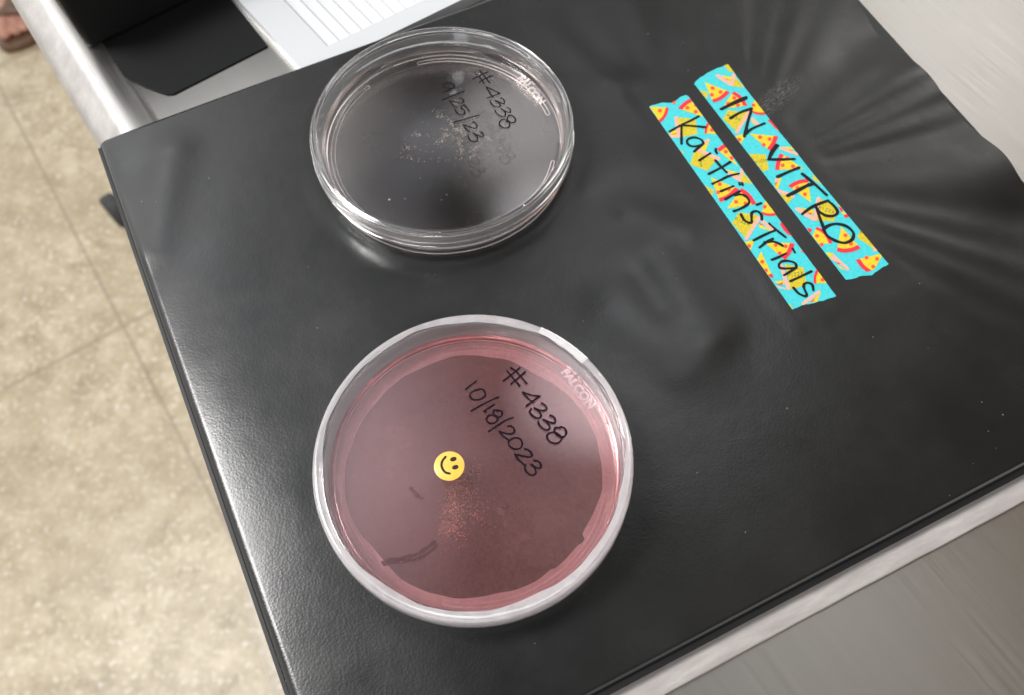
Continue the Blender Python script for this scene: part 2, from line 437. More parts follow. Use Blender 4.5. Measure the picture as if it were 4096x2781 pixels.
# ------------------------------------------------------------------ the black binder
U0, U1, N0, N1 = -53.28, 241.0, 3.2, 253.0
binder = thing('ring_binder', (*un(94, 128), ZT), 'closed black vinyl ring binder lying on the steel table, dishes and tapes on its cover', 'binder')
def sstep(a, b, x): t = np.clip((x - a) / (b - a), 0, 1); return t * t * (3 - 2 * t)
def buv(px, py, z=0.0):
    q = at(px, py, z)[:2]; return float(q @ E_), float(q @ N_)
K2 = 4096 / 2324
def ridge(u, n, p, q, w, h):
    p, q = np.array(buv(*p)), np.array(buv(*q)); d = q - p; L2 = d @ d
    t = np.clip(((u - p[0]) * d[0] + (n - p[1]) * d[1]) / L2, 0, 1)
    dist2 = (u - p[0] - t * d[0]) ** 2 + (n - p[1] - t * d[1]) ** 2
    return h * np.exp(-dist2 / (2 * w * w))
def s2(x, y): return (x * K2, y * K2)
def flat_mask(u, n):
    """1 where the cover must stay flat: under the dishes and tapes"""
    m = np.zeros_like(u)
    for c, r in (((-21.93, 199.21), 47), ((-12.36, 78.12), 48)):
        cu, cn = np.array(c) @ E_, np.array(c) @ N_
        m = np.maximum(m, 1 - sstep(r, r + 7, np.hypot(u - cu, n - cn)))
    du = np.maximum(np.maximum(136 - u, u - 176), 0); dn = np.maximum(np.maximum(76 - n, n - 182), 0)
    return np.maximum(m, 1 - sstep(0.5, 7, np.hypot(du, dn)))
def cover_h(u, n):
    h = np.zeros_like(u)
    # soft swells and pulled folds in the loose vinyl
    h += ridge(u, n, s2(345, 560), s2(392, 340), 5.5, 0.55)
    h += ridge(u, n, s2(1400, 700), s2(1580, 820), 8, 0.5)
    h += ridge(u, n, s2(1490, 560), s2(1610, 760), 6, 0.42)
    h += ridge(u, n, s2(1330, 400), s2(1430, 360), 6, 0.35)
    h += ridge(u, n, s2(1390, 190), s2(1500, 230), 6, 0.5)
    h += ridge(u, n, s2(1540, 850), s2(1640, 740), 4.0, 0.22) + ridge(u, n, s2(1430, 480), s2(1560, 520), 4, 0.35) - ridge(u, n, s2(1450, 620), s2(1500, 700), 4, 0.3)
    h += ridge(u, n, s2(480, 620), s2(560, 900), 12, 0.3)
    h += 0.10 * np.sin(u * 0.071 + 0.8) * np.sin(n * 0.058 + u * 0.02)
    # folds fanning from the tapes to the free right-hand edge
    cu, cn = 150.0, 132.0
    an = np.arctan2(n - cn, u - cu); rr = np.hypot(u - cu, n - cn)
    fan = sstep(18, 60, rr) * sstep(135, 185, u)
    h += fan * (0.115 * np.sin(an * 9.0 + 0.5 + 0.8 * np.sin(an * 4)) + 0.085 * np.sin(an * 17 + 1.7 + 0.02 * rr + 1.2 * np.sin(an * 5)) + 0.07 * np.sin(an * 37 + 0.6 + 2.0 * np.sin(an * 7)))
    up = sstep(185, 215, n) * sstep(70, 110, u)
    an2 = np.arctan2(n - 150, u - 140)
    h += up * (0.09 * np.sin(an2 * 14 + 1.0) + 0.09 * np.sin(an2 * 25))
    h += sstep(205, 239, u) * (0.1 + 0.55 * np.sin(n * 0.135 + 0.9) + 0.3 * np.sin(n * 0.052 + 2.0))
    h *= 1 - flat_mask(u, n)
    h -= 0.62 * np.exp(-np.maximum(u - U0, 0) / 6.0) + 0.25 * np.exp(-np.maximum(u - U0, 0) / 16.0)
    # sealed hem along the left, front and back
    for d, lip, rr_ in ((u - U0, 1.2, 3.3), (n - N0, 1.9, 1.8), (N1 - n, 0.8, 2.0)):
        t = np.clip((lip + rr_ - d) / rr_, 0, 1)
        h = h - 2.3 * (1 - np.sqrt(np.clip(1 - t * t, 0, 1)))
    return h
def right_edge(n): return 237.0 + 1.2 * np.sin(n * 0.135 + 0.9) + 0.8 * np.sin(n * 0.052 + 2.0) + 0.25 * np.sin(n * 0.33)
us = np.concatenate([np.linspace(U0, U0 + 7, 44), np.linspace(U0 + 7, U1 - 3.4, 210)[1:]])
ns = np.concatenate([np.linspace(N0, N0 + 6, 34), np.linspace(N0 + 6, N1 - 4, 200)[1:], np.linspace(N1 - 4, N1, 16)[1:]])
UU, NN = np.meshgrid(us, ns, indexing='ij')
stretch = (right_edge(NN) - U0) / (U1 - 3.4 - U0)
UU = np.where(UU > 150, 150 + (UU - 150) * ((right_edge(NN) - 150) / (U1 - 3.4 - 150)), UU)
HH = cover_h(UU, NN)
XY = UU[..., None] * E_ + NN[..., None] * N_
nu, nn_ = UU.shape
V = [(XY[i, j, 0], XY[i, j, 1], HH[i, j]) for i in range(nu) for j in range(nn_)]
Fc = [(i * nn_ + j, (i + 1) * nn_ + j, (i + 1) * nn_ + j + 1, i * nn_ + j + 1) for i in range(nu - 1) for j in range(nn_ - 1)]
MI = [1 if (UU[i, j] < U0 + 1.7 or NN[i, j] < N0 + 2.0 or NN[i, j] > N1 - 0.9) else 0 for i in range(nu - 1) for j in range(nn_ - 1)]  # hem faces take the shaded copy of the vinyl
ring = [i * nn_ for i in range(nu)] + [(nu - 1) * nn_ + j for j in range(1, nn_)] + [i * nn_ + nn_ - 1 for i in range(nu - 2, -1, -1)] + [j for j in range(nn_ - 2, 0, -1)]
b0 = len(V)
V += [(V[k][0], V[k][1], V[k][2] - 0.55) for k in ring]
m_ = len(ring)
Fc += [(ring[(k + 1) % m_], ring[k], b0 + k, b0 + (k + 1) % m_) for k in range(m_)]
cover = build('front_cover', V, Fc, [VINYL, VINYL_SHADED], binder, smooth=True, midx=MI + [1] * m_); sharp(cover, 60)
def slab(u0, u1, n0, n1, z0, z1): return prism([un(u0, n0), un(u1, n0), un(u1, n1), un(u0, n1)], z0, z1)
V, Fc = slab(U0 + 1.6, U1, N0 + 1.0, N1 - 0.7, -5.2, -3.0)
o = build('cover_board', V, Fc, BOARD, binder); bv = o.modifiers.new('b', 'BEVEL'); bv.width = 0.0004; bv.segments = 2
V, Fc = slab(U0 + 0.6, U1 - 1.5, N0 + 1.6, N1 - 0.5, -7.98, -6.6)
o = build('back_cover', V, Fc, VINYL_SHADED, binder); bv = o.modifiers.new('b', 'BEVEL'); bv.width = 0.0005; bv.segments = 2
# page sleeves showing along the front edge
SLEEVE = princ('pearly_page_sleeve', (0.42, 0.39, 0.39), 0.38)
nt = SLEEVE.node_tree; b = bsdf(SLEEVE); uvp = mapping(nt, objcoord(nt), rotz=-BIN_ANG)
s1 = noise(nt, mapping(nt, uvp, scale=(60, 320, 1)), 1.0, 5.0, 0.65)
cr = ramp(nt, [(0.3, (0.28, 0.258, 0.25)), (0.5, (0.335, 0.312, 0.305)), (0.72, (0.42, 0.40, 0.385))]); nt.links.new(s1, cr.inputs[0])
nt.links.new(cr.outputs[0], b.inputs['Base Color']); nt.links.new(bump(nt, s1, 0.5, 0.0006), b.inputs['Normal'])
V, Fc = [], []
sec = [(8.0, -5.3), (4.0, -5.3), (1.2, -5.28), (-1.2, -5.4), (-1.7, -5.75), (-2.9, -6.2), (-3.35, -6.7), (-3.1, -7.3), (4.0, -7.2)]
steps = 90
for i in range(steps + 1):
    u = U0 + 3 + (U1 - 8 - U0) * i / steps
    for k, (n, z) in enumerate(sec):
        wv = 0.09 * math.sin(u * 0.05 + k * 0.6) + 0.05 * math.sin(u * 0.31 + k) if n < 3 else 0
        V.append((*un(u, n + wv), z))
q = len(sec)
for i in range(steps):
    for k in range(q - 1): Fc.append((i * q + k, i * q + k + 1, (i + 1) * q + k + 1, (i + 1) * q + k))
o = build('page_sleeve', V, Fc, SLEEVE, binder, smooth=True); fixn(o)
c2 = crop(850, 2200, 2.716)
left = [at(x, y, -5.9)[:2] for x, y in c2([(262, 160), (300, 300), (338, 470), (400, 740), (470, 1000), (545, 1260), (600, 1450), (655, 1640), (720, 1840)])]
V, Fc = [], []
for i, p in enumerate(left):
    u, n = float(p @ E_), float(p @ N_)
    for k, (du, dz) in enumerate(((0, 0.15), (1.2, -0.1), (3.0, 0.0), (9, 0.0))):
        V.append((*un(min(u, U0 - .3) + du + 0.12 * math.sin(i * 1.7 + k), n), -5.9 + dz))
for i in range(len(left) - 1):
    for k in range(3): Fc.append((i * 4 + k, i * 4 + k + 1, i * 4 + k + 5, i * 4 + k + 4))
o = build('clear_sleeve_edge', V, Fc, CLEARFILM, binder, smooth=True)
sd = o.modifiers.new('s', 'SUBSURF'); sd.levels = 2; sd.render_levels = 2

# ------------------------------------------------------------------ printed tapes
def clip_poly(poly, clip):
    out = [np.array(p, float) for p in poly]
    n = len(clip)
    area = sum(clip[i][0] * clip[(i + 1) % n][1] - clip[(i + 1) % n][0] * clip[i][1] for i in range(n))
    sg = 1 if area > 0 else -1
    for i in range(n):
        a, b = np.array(clip[i], float), np.array(clip[(i + 1) % n], float)
        f = lambda p: sg * ((b[0] - a[0]) * (p[1] - a[1]) - (b[1] - a[1]) * (p[0] - a[0]))
        inp, out = out, []
        for j in range(len(inp)):
            p, q = inp[j], inp[(j + 1) % len(inp)]; fp, fq = f(p), f(q)
            if fp >= 0: out.append(p)
            if fp * fq < 0: out.append(p + (q - p) * (fp / (fp - fq)))
        if not out: return []
    return out
TMATS = [T_BLUE, T_KRAFT, T_PINK, T_CHEESE, T_ORANGE, T_RED, T_DOT, T_TXT]
ZL = [0.14, 0.17, 0.20, 0.19, 0.215, 0.23, 0.245, 0.21]
class Tape:
    def __init__(s, outline, clip):
        s.out, s.clip, s.V, s.F, s.M = outline, clip, [], [], []
        s.k = 0
        b = 0; n = len(outline)
        P = [at(x, y, 0.14) for x, y in outline]
        s.V += [(p[0], p[1], 0.14) for p in P] + [(p[0], p[1], 0.01) for p in P]
        s.F.append(tuple(range(n))); s.M.append(0)
        for i in range(n): s.F.append((i, (i + 1) % n, n + (i + 1) % n, n + i)); s.M.append(0)
    def poly(s, pts, m):
        s.k += 1
        for c in s.clip: s.piece(clip_poly(pts, c), m)
    def piece(s, pts, m):
        if len(pts) < 3: return
        z = ZL[m] + 0.0006 * (s.k % 24); b = len(s.V)
        for x, y in pts: q = at(x, y, z); s.V.append((q[0], q[1], z))
        s.F.append(tuple(range(b, b + len(pts)))); s.M.append(m)
    def slice(s, f, apex, o1, o2, dots=()):
        (a, p, q) = [np.array(v) for v in f([apex, o1, o2])]
        def arc(k, n=9):
            r1, r2 = p - a, q - a
            res = []
            for i in range(n):
                t = i / (n - 1); v = r1 * (1 - t) + r2 * t
                L = np.linalg.norm(r1) * (1 - t) + np.linalg.norm(r2) * t
                v = v / np.linalg.norm(v) * L
                res.append(a + v * k)
            return res
        s.poly([a] + arc(0.84), 3); s.poly(arc(0.80) + arc(0.86)[::-1], 4); s.poly(arc(0.845) + arc(1.0)[::-1], 5)
        for d in f(list(dots)): s.dot(d)
    def dot(s, d, r=8.2):
        s.poly([(d[0] + r * math.cos(k * math.pi / 7), d[1] + r * 0.92 * math.sin(k * math.pi / 7)) for k in range(14)], 6)
    def bar(s, f, p, q, w):
        p, q = [np.array(v) for v in f([p, q])]; d = (q - p) / np.linalg.norm(q - p); n = np.array([-d[1], d[0]]) * w / 2 / 3.156
        cap = d * np.linalg.norm(n) * .6
        s.poly([p + n, p + n * .5 - cap, p - n * .5 - cap, p - n, q - n, q - n * .5 + cap, q + n * .5 + cap, q + n], 2)
    def pizza_word(s, f, p, q, h):
        """tiny PIZZA printed on a box, along p->q"""
        p, q = [np.array(v) for v in f([p, q])]; d = (q - p) / 5; up = np.array([d[1], -d[0]]); up = up / np.linalg.norm(up) * h / 3.156
        G = {'P': [[(0, 0), (0, 1), (.6, .95), (.6, .5), (0, .45)]], 'I': [[(.3, 0), (.3, 1)]], 'Z': [[(0, 1), (.6, 1), (0, 0), (.6, 0)]], 'A': [[(0, 0), (.3, 1), (.6, 0)], [(.12, .4), (.5, .4)]]}
        for i, ch in enumerate('PIZZA'):
            for st in G[ch]:
                pts = [p + d * (i + x) + up * y for x, y in st]
                for a, b in zip(pts[:-1], pts[1:]):
                    t = (b - a) / np.linalg.norm(b - a); nn = np.array([-t[1], t[0]]) * 0.75
                    s.poly([a + nn, a - nn, b - nn, b + nn], 7)
    def finish(s, root):
        o = build('printed_strip', s.V, s.F, TMATS, root, midx=s.M); up_faces_top(o); return o
def up_faces_top(o):
    bm = bmesh.new(); bm.from_mesh(o.data)
    for f in bm.faces:
        f.normal_update()
        if abs(f.normal.z) > 0.5 and f.normal.z < 0: f.normal_flip()
    bm.to_mesh(o.data); bm.free()
cC, cD, cE, cF = crop(2580, 360, 3.156), crop(2900, 740, 3.156), crop(2760, 240, 3.156), crop(3100, 620, 3.156)

t1_right = [(2912, 257), (2982, 354), (3056, 448), (3112, 522), (3169, 589), (3255, 698), (3341, 801), (3414, 889), (3474, 962), (3555, 1057)]
t1_top = [(2777, 335), (2784, 325), (2801, 310), (2815, 303), (2826, 294), (2852, 281), (2868, 273), (2884, 269), (2896, 263)]
t1_bot = [(3549, 1060), (3544, 1064), (3535, 1066), (3525, 1073), (3518, 1078), (3509, 1085), (3499, 1091), (3487, 1102), (3478, 1101), (3467, 1103), (3452, 1103), (3436, 1106), (3428, 1111), (3417, 1114), (3404, 1117), (3384, 1119)]
T1 = Tape(t1_top + t1_right + t1_bot, [[(2777, 335), (2896, 262), (2912, 257), (3056, 448), (2917, 515)], [(2917, 515), (3056, 448), (3169, 588), (3026, 656)], [(3026, 656), (3169, 588), (3341, 801), (3190, 867)], [(3190, 867), (3341, 801), (3555, 1057), (3384, 1118)]])
f = cE
T1.poly(f([(480, 635), (735, 662), (590, 905), (415, 745)]), 1); T1.bar(f, (745, 655), (588, 915), 42); T1.poly(f([(760, 755), (850, 842), (785, 800)]), 3); T1.bar(f, (785, 740), (868, 822), 38); T1.pizza_word(f, (470, 710), (640, 770), 26)
T1.poly(f([(570, 215), (690, 348), (535, 332)]), 1); T1.poly(f([(385, 195), (535, 215), (505, 275)]), 3); T1.bar(f, (342, 197), (520, 312), 42); T1.bar(f, (556, 185), (530, 310), 42); T1.poly(f([(440, 235), (505, 255), (470, 252)]), 5)
T1.poly(f([(110, 380), (225, 408), (215, 490), (180, 460)]), 1)
T1.poly(f([(730, 1185), (955, 1193), (995, 1380), (925, 1412)]), 1); T1.pizza_word(f, (830, 1310), (985, 1270), 30)
T1.poly(f([(1150, 1098), (1290, 1098), (1305, 1145)]), 3); T1.bar(f, (1140, 1112), (1360, 1190), 34); T1.poly(f([(1240, 1125), (1300, 1140), (1290, 1150)]), 5)
T1.poly(f([(430, 72), (485, 45), (560, 160), (495, 148)]), 1)
T1.slice(f, (185, 280), (505, 405), (292, 538), [(285, 355), (385, 405), (275, 440)])
T1.slice(f, (398, 622), (725, 575), (552, 395), [(560, 480), (605, 572), (480, 552)])
T1.slice(f, (812, 500), (960, 690), (772, 655), [(800, 570)])
T1.poly(f([(978, 765), (1003, 750), (1060, 800), (1125, 900), (1070, 860), (1030, 812)]), 5)
T1.slice(f, (752, 930), (1112, 962), (1012, 1148), [(885, 975), (1005, 1000), (930, 1072)])
T1.slice(f, (1438, 1380), (1075, 1388), (1140, 1175), [(1170, 1330), (1300, 1342), (1230, 1240)])
T1.poly(f([(560, 965), (662, 938), (695, 975), (640, 1060)]), 3); T1.dot(f([(620, 1005)])[0])
f = cF
T1.poly(f([(0, 300), (85, 290), (40, 430), (0, 415)]), 3); T1.poly(f([(0, 310), (60, 292), (40, 340), (0, 370)]), 2); T1.poly(f([(0, 350), (25, 340), (10, 400)]), 5)
T1.poly(f([(50, 488), (238, 530), (160, 620)]), 1); T1.bar(f, (30, 450), (235, 522), 40)
T1.slice(f, (456, 602), (165, 388), (416, 305), [(285, 415), (378, 496)])
T1.poly(f([(575, 550), (782, 668), (750, 836), (515, 832)]), 1); T1.poly(f([(300, 665), (492, 690), (480, 765)]), 3); T1.poly(f([(400, 725), (470, 735), (450, 755)]), 5); T1.bar(f, (275, 680), (492, 812), 48); T1.bar(f, (548, 548), (505, 815), 48); T1.pizza_word(f, (550, 680), (755, 745), 34)
T1.poly(f([(800, 655), (838, 665), (862, 708), (838, 722)]), 5); T1.poly(f([(838, 722), (862, 708), (902, 748), (866, 762)]), 3); T1.poly(f([(866, 762), (905, 747), (940, 782), (880, 797)]), 5)
T1.slice(f, (425, 1128), (526, 908), (726, 1115), [(530, 1022), (590, 1132)])
T1.poly(f([(400, 915), (470, 938), (440, 995)]), 5)
T1.slice(f, (836, 903), (1082, 1178), (780, 1216), [(890, 1015), (960, 1120)])
T1.slice(f, (1372, 1236), (1020, 1325), (1222, 1508), [(1155, 1296), (1290, 1312), (1240, 1410)])
T1.poly(f([(1085, 945), (1180, 1010), (1300, 1190), (1250, 1190), (1035, 1040)]), 1); T1.poly(f([(1255, 1158), (1310, 1195), (1268, 1222), (1235, 1208)]), 2); T1.pizza_word(f, (1075, 985), (1140, 985), 22)
T1.poly(f([(640, 1232), (738, 1238), (695, 1310)]), 3); T1.poly(f([(775, 1375), (915, 1468), (820, 1432)]), 3); T1.poly(f([(735, 1250), (942, 1438), (918, 1462), (850, 1400), (700, 1312)]), 2); T1.poly(f([(745, 1340), (828, 1370), (800, 1378)]), 5)
T1.poly(f([(478, 240), (590, 375), (545, 352), (480, 312)]), 1); T1.poly(f([(765, 580), (830, 660), (800, 645)]), 1)
IN_VITRO = [cE([(710, 470), (560, 530), (390, 620)]), cE([(705, 485), (560, 548), (400, 622)]), cE([(510, 735), (640, 660), (775, 615)]), cE([(775, 615), (740, 740), (685, 965)]), cE([(770, 650), (728, 790), (705, 920)]),
            cE([(690, 945), (780, 870), (940, 800)]), cE([(1110, 1080), (1050, 1150), (990, 1260)]), cE([(1090, 1075), (1020, 1170), (1000, 1240)]), cE([(990, 1255), (1150, 1257), (1320, 1250)]),
            cE([(1375, 1360), (1250, 1410), (1105, 1475)]), cF([(345, 240), (480, 350), (650, 505)]), cF([(490, 360), (330, 420), (160, 515)]), cF([(430, 370), (320, 440), (210, 500)]),
            cF([(345, 745), (480, 650), (670, 575)]), cF([(670, 580), (740, 640), (790, 720), (740, 768), (640, 765), (560, 715), (520, 665)]), cF([(530, 680), (560, 780), (612, 920)]),
            cF([(620, 930), (700, 882), (800, 872), (910, 905), (990, 985), (970, 1070), (880, 1110), (770, 1085), (670, 1030), (625, 965), (620, 930)])]
tp = thing('washi_tape', (*at(3150, 700)[:2], 0), 'turquoise pizza print tape strip lettered IN VITRO, farther from the dishes', 'tape', 'pizza print tape strips on the binder')
T1.finish(tp); writing('handwriting', IN_VITRO, 0.275, 1.12, INK2, tp)

t2_top = [(2597, 428), (2606, 422), (2615, 420), (2624, 418), (2634, 415), (2646, 411), (2660, 411), (2675, 412), (2694, 411), (2704, 402), (2713, 395), (2722, 388), (2732, 384), (2742, 381), (2751, 383)]
t2_bot = [(3345, 1185), (3335, 1189), (3321, 1193), (3310, 1196), (3296, 1202), (3287, 1204), (3274, 1206), (3262, 1211), (3249, 1214), (3233, 1217), (3217, 1218), (3205, 1223), (3195, 1228), (3183, 1233), (3169, 1238)]
T2 = Tape(t2_top + [(2757, 390), (3058, 799)] + t2_bot, [[(2597, 428), (2751, 383), (3345, 1184), (3169, 1238)]])
f = cC
T2.poly(f([(410, 345), (640, 370), (662, 555), (450, 602)]), 1); T2.poly(f([(295, 535), (412, 500), (400, 600)]), 3); T2.poly(f([(330, 560), (400, 545), (395, 560)]), 5); T2.bar(f, (392, 350), (425, 590), 46); T2.poly(f([(300, 556), (440, 600), (330, 604)]), 2)
T2.poly(f([(625, 745), (902, 880), (790, 1022), (572, 942)]), 1); T2.poly(f([(690, 740), (815, 640), (760, 775)]), 3); T2.bar(f, (675, 762), (935, 872), 42); T2.bar(f, (738, 668), (805, 632), 38); T2.pizza_word(f, (690, 880), (700, 975), 24)
T2.poly(f([(1000, 1000), (1190, 1045), (1165, 1100)]), 3); T2.poly(f([(1235, 1045), (1360, 1180), (1210, 1168)]), 1); T2.bar(f, (1060, 1050), (1190, 1132), 42); T2.bar(f, (1228, 1005), (1192, 1140), 42)
T2.poly(f([(750, 1205), (872, 1265), (848, 1345)]), 1); T2.poly(f([(430, 755), (490, 790), (480, 815)]), 1)
T2.slice(f, (58, 210), (298, 222), (192, 412), [(188, 262)])
T2.slice(f, (765, 352), (415, 232), (580, 105), [(535, 225), (640, 275), (640, 190)])
T2.slice(f, (955, 560), (752, 548), (792, 405), [(845, 505)])
T2.slice(f, (1172, 968), (905, 748), (1005, 680), [(1020, 780), (1095, 860)])
T2.slice(f, (832, 1105), (1188, 1252), (945, 1412), [(945, 1190), (1060, 1255), (922, 1292)])
T2.slice(f, (1038, 1500), (1215, 1238), (1405, 1440), [(1150, 1412), (1268, 1432)])
T2.dot(f([(370, 160)])[0], 6.5)
f = cD
T2.poly(f([(175, 345), (422, 382), (258, 665), (88, 482)]), 1); T2.pizza_word(f, (125, 440), (310, 520), 34); T2.poly(f([(425, 490), (602, 585), (440, 545)]), 3); T2.poly(f([(420, 470), (500, 515), (440, 500)]), 5); T2.bar(f, (430, 412), (268, 678), 46); T2.bar(f, (470, 455), (600, 570), 42)
T2.poly(f([(755, 1000), (992, 1045), (1032, 1262), (830, 1322), (780, 1130)]), 1); T2.pizza_word(f, (795, 1165), (1000, 1130), 40)
T2.poly(f([(600, 1222), (742, 1205), (742, 1265)]), 3); T2.poly(f([(650, 1258), (730, 1232), (725, 1262)]), 5); T2.bar(f, (702, 1000), (765, 1190), 46); T2.bar(f, (750, 1170), (805, 1310), 46); T2.poly(f([(630, 1265), (815, 1325), (690, 1305)]), 2)
T2.poly(f([(1215, 1360), (1165, 1475), (1060, 1490)]), 3); T2.poly(f([(1140, 1430), (1110, 1475), (1070, 1480)]), 5); T2.bar(f, (1190, 1348), (985, 1500), 42)
T2.poly(f([(795, 1500), (860, 1535), (830, 1560)]), 1)
T2.slice(f, (512, 190), (655, 382), (462, 362), [(500, 275)])
T2.poly(f([(688, 490), (722, 472), (855, 650), (800, 628), (745, 580)]), 5)
T2.slice(f, (488, 718), (880, 738), (757, 948), [(640, 758), (765, 775), (690, 862)])
T2.poly(f([(455, 838), (595, 1140), (545, 1150), (405, 940)]), 3); T2.poly(f([(540, 1135), (598, 1118), (610, 1170), (575, 1170)]), 5); T2.dot(f([(470, 970)])[0]); T2.dot(f([(515, 1080)])[0])
T2.poly(f([(245, 718), (372, 698), (322, 830)]), 3); T2.dot(f([(305, 770)])[0])
T2.slice(f, (1332, 1235), (1122, 1246), (1165, 1050), [(1232, 1195)]); T2.dot(f([(975, 835)])[0], 5)
TRIALS = [cC([(310, 525), (460, 440), (560, 395), (680, 330)]), cC([(460, 445), (600, 455), (760, 470)]), cC([(460, 450), (460, 560), (460, 680)]),
          cC([(735, 665), (700, 622), (620, 600), (545, 620), (530, 665), (570, 705), (640, 712), (710, 695), (735, 665)]), cC([(735, 680), (680, 725), (620, 778)]),
          cC([(825, 800), (760, 840), (685, 890)]), cC([(895, 740), (892, 770), (908, 800)]), cC([(1075, 910), (960, 980), (805, 1060)]), cC([(890, 890), (960, 970), (1030, 1040)]),
          cC([(1185, 1055), (1050, 1090), (950, 1140), (850, 1185)]), cC([(1115, 1215), (1040, 1245), (955, 1280)]), cC([(1190, 1170), (1195, 1195)]), cC([(1225, 1175), (1232, 1198)]),
          cC([(1195, 1280), (1100, 1330), (1015, 1380)]), cC([(1130, 1330), (1220, 1320), (1290, 1360), (1315, 1420), (1260, 1470), (1180, 1510), (1120, 1530)]), cC([(1410, 1450), (1465, 1430)]),
          cD([(465, 440), (455, 370), (400, 330), (340, 350), (335, 420), (335, 470), (295, 475), (240, 440), (200, 370)]), cD([(640, 570), (520, 620), (360, 700)]), cD([(555, 485), (650, 570), (765, 660)]),
          cD([(605, 680), (520, 725), (435, 790)]), cD([(500, 725), (600, 715), (680, 740), (730, 770)]), cD([(770, 865), (680, 910), (590, 945)]), cD([(855, 805), (880, 850)]),
          cD([(900, 1030), (880, 985), (800, 960), (720, 965), (680, 1010), (700, 1050), (780, 1055), (880, 1050), (900, 1030)]), cD([(905, 1045), (830, 1090), (745, 1140)]), cD([(1090, 1090), (980, 1145), (825, 1215)]),
          cD([(1115, 1330), (1100, 1260), (1040, 1235), (995, 1260), (1000, 1310), (1030, 1380), (1010, 1405), (930, 1370), (865, 1300)])]
tp = thing('washi_tape', (*at(2970, 800)[:2], 0), 'turquoise pizza print tape strip with two handwritten words, between dishes and other strip', 'tape', 'pizza print tape strips on the binder')
T2.finish(tp); writing('handwriting', TRIALS, 0.275, 0.92, INK2, tp)

# ------------------------------------------------------------------ petri dishes
def arc_bar(c, a0, a1, r, w, z, rad=0.17):
    """raised rounded outline of one stacking-ring segment"""
    pts = []; hw = w / 2; L_ = abs(a1 - a0) * math.pi / 180 * r; m = 60
    da = math.degrees(hw / r)
    for k in range(m + 1): pts.append((r + hw, a0 + da + (a1 - a0 - 2 * da) * k / m))
    for k in range(1, 8): t = math.pi * k / 8; pts.append((r + hw * math.cos(t), a1 - da + da * math.sin(t)))
    for k in range(m + 1): pts.append((r - hw, a1 - da - (a1 - a0 - 2 * da) * k / m))
    for k in range(1, 8): t = math.pi * k / 8; pts.append((r - hw * math.cos(t), a0 + da - da * math.sin(t)))
    P = [np.array([c[0] + q * math.cos(R(a)), c[1] + q * math.sin(R(a)), z]) for q, a in pts]
    n = len(P); V, F = [], []; q = 6
    for i in range(n):
        t = P[(i + 1) % n] - P[i - 1]; t /= np.linalg.norm(t); b = np.array([-t[1], t[0], 0])
        for k in range(q):
            an = 2 * math.pi * k / q; V.append(tuple(P[i] + rad * (b * math.cos(an) + np.array([0, 0, 1]) * math.sin(an))))
    for i in range(n):
        for k in range(q): F.append((i * q + k, i * q + (k + 1) % q, ((i + 1) % n) * q + (k + 1) % q, ((i + 1) % n) * q + k))
    return V, F
def text_outline(name, body, size, c, ang, z, material, parent, bevel=0.2):
    cu = bpy.data.curves.new(name, 'FONT'); cu.body = body; cu.size = size * MM; cu.align_x = 'CENTER'; cu.align_y = 'CENTER'
    cu.fill_mode = 'NONE'; cu.bevel_depth = bevel * MM; cu.bevel_resolution = 1; cu.resolution_u = 4
    tmp = bpy.data.objects.new('tmp', cu); COL.objects.link(tmp)
    dg = bpy.context.evaluated_depsgraph_get(); me = bpy.data.meshes.new_from_object(tmp.evaluated_get(dg))
    bpy.data.objects.remove(tmp); bpy.data.curves.remove(cu)
    M = Matrix.Translation(Vector((c[0] * MM, c[1] * MM, z * MM)) - root_loc(parent)) @ Matrix.Rotation(ang, 4, 'Z')
    me.transform(M); me.materials.clear(); me.materials.append(material)
    o = bpy.data.objects.new(name, me); COL.objects.link(o); o.parent = parent
    return o
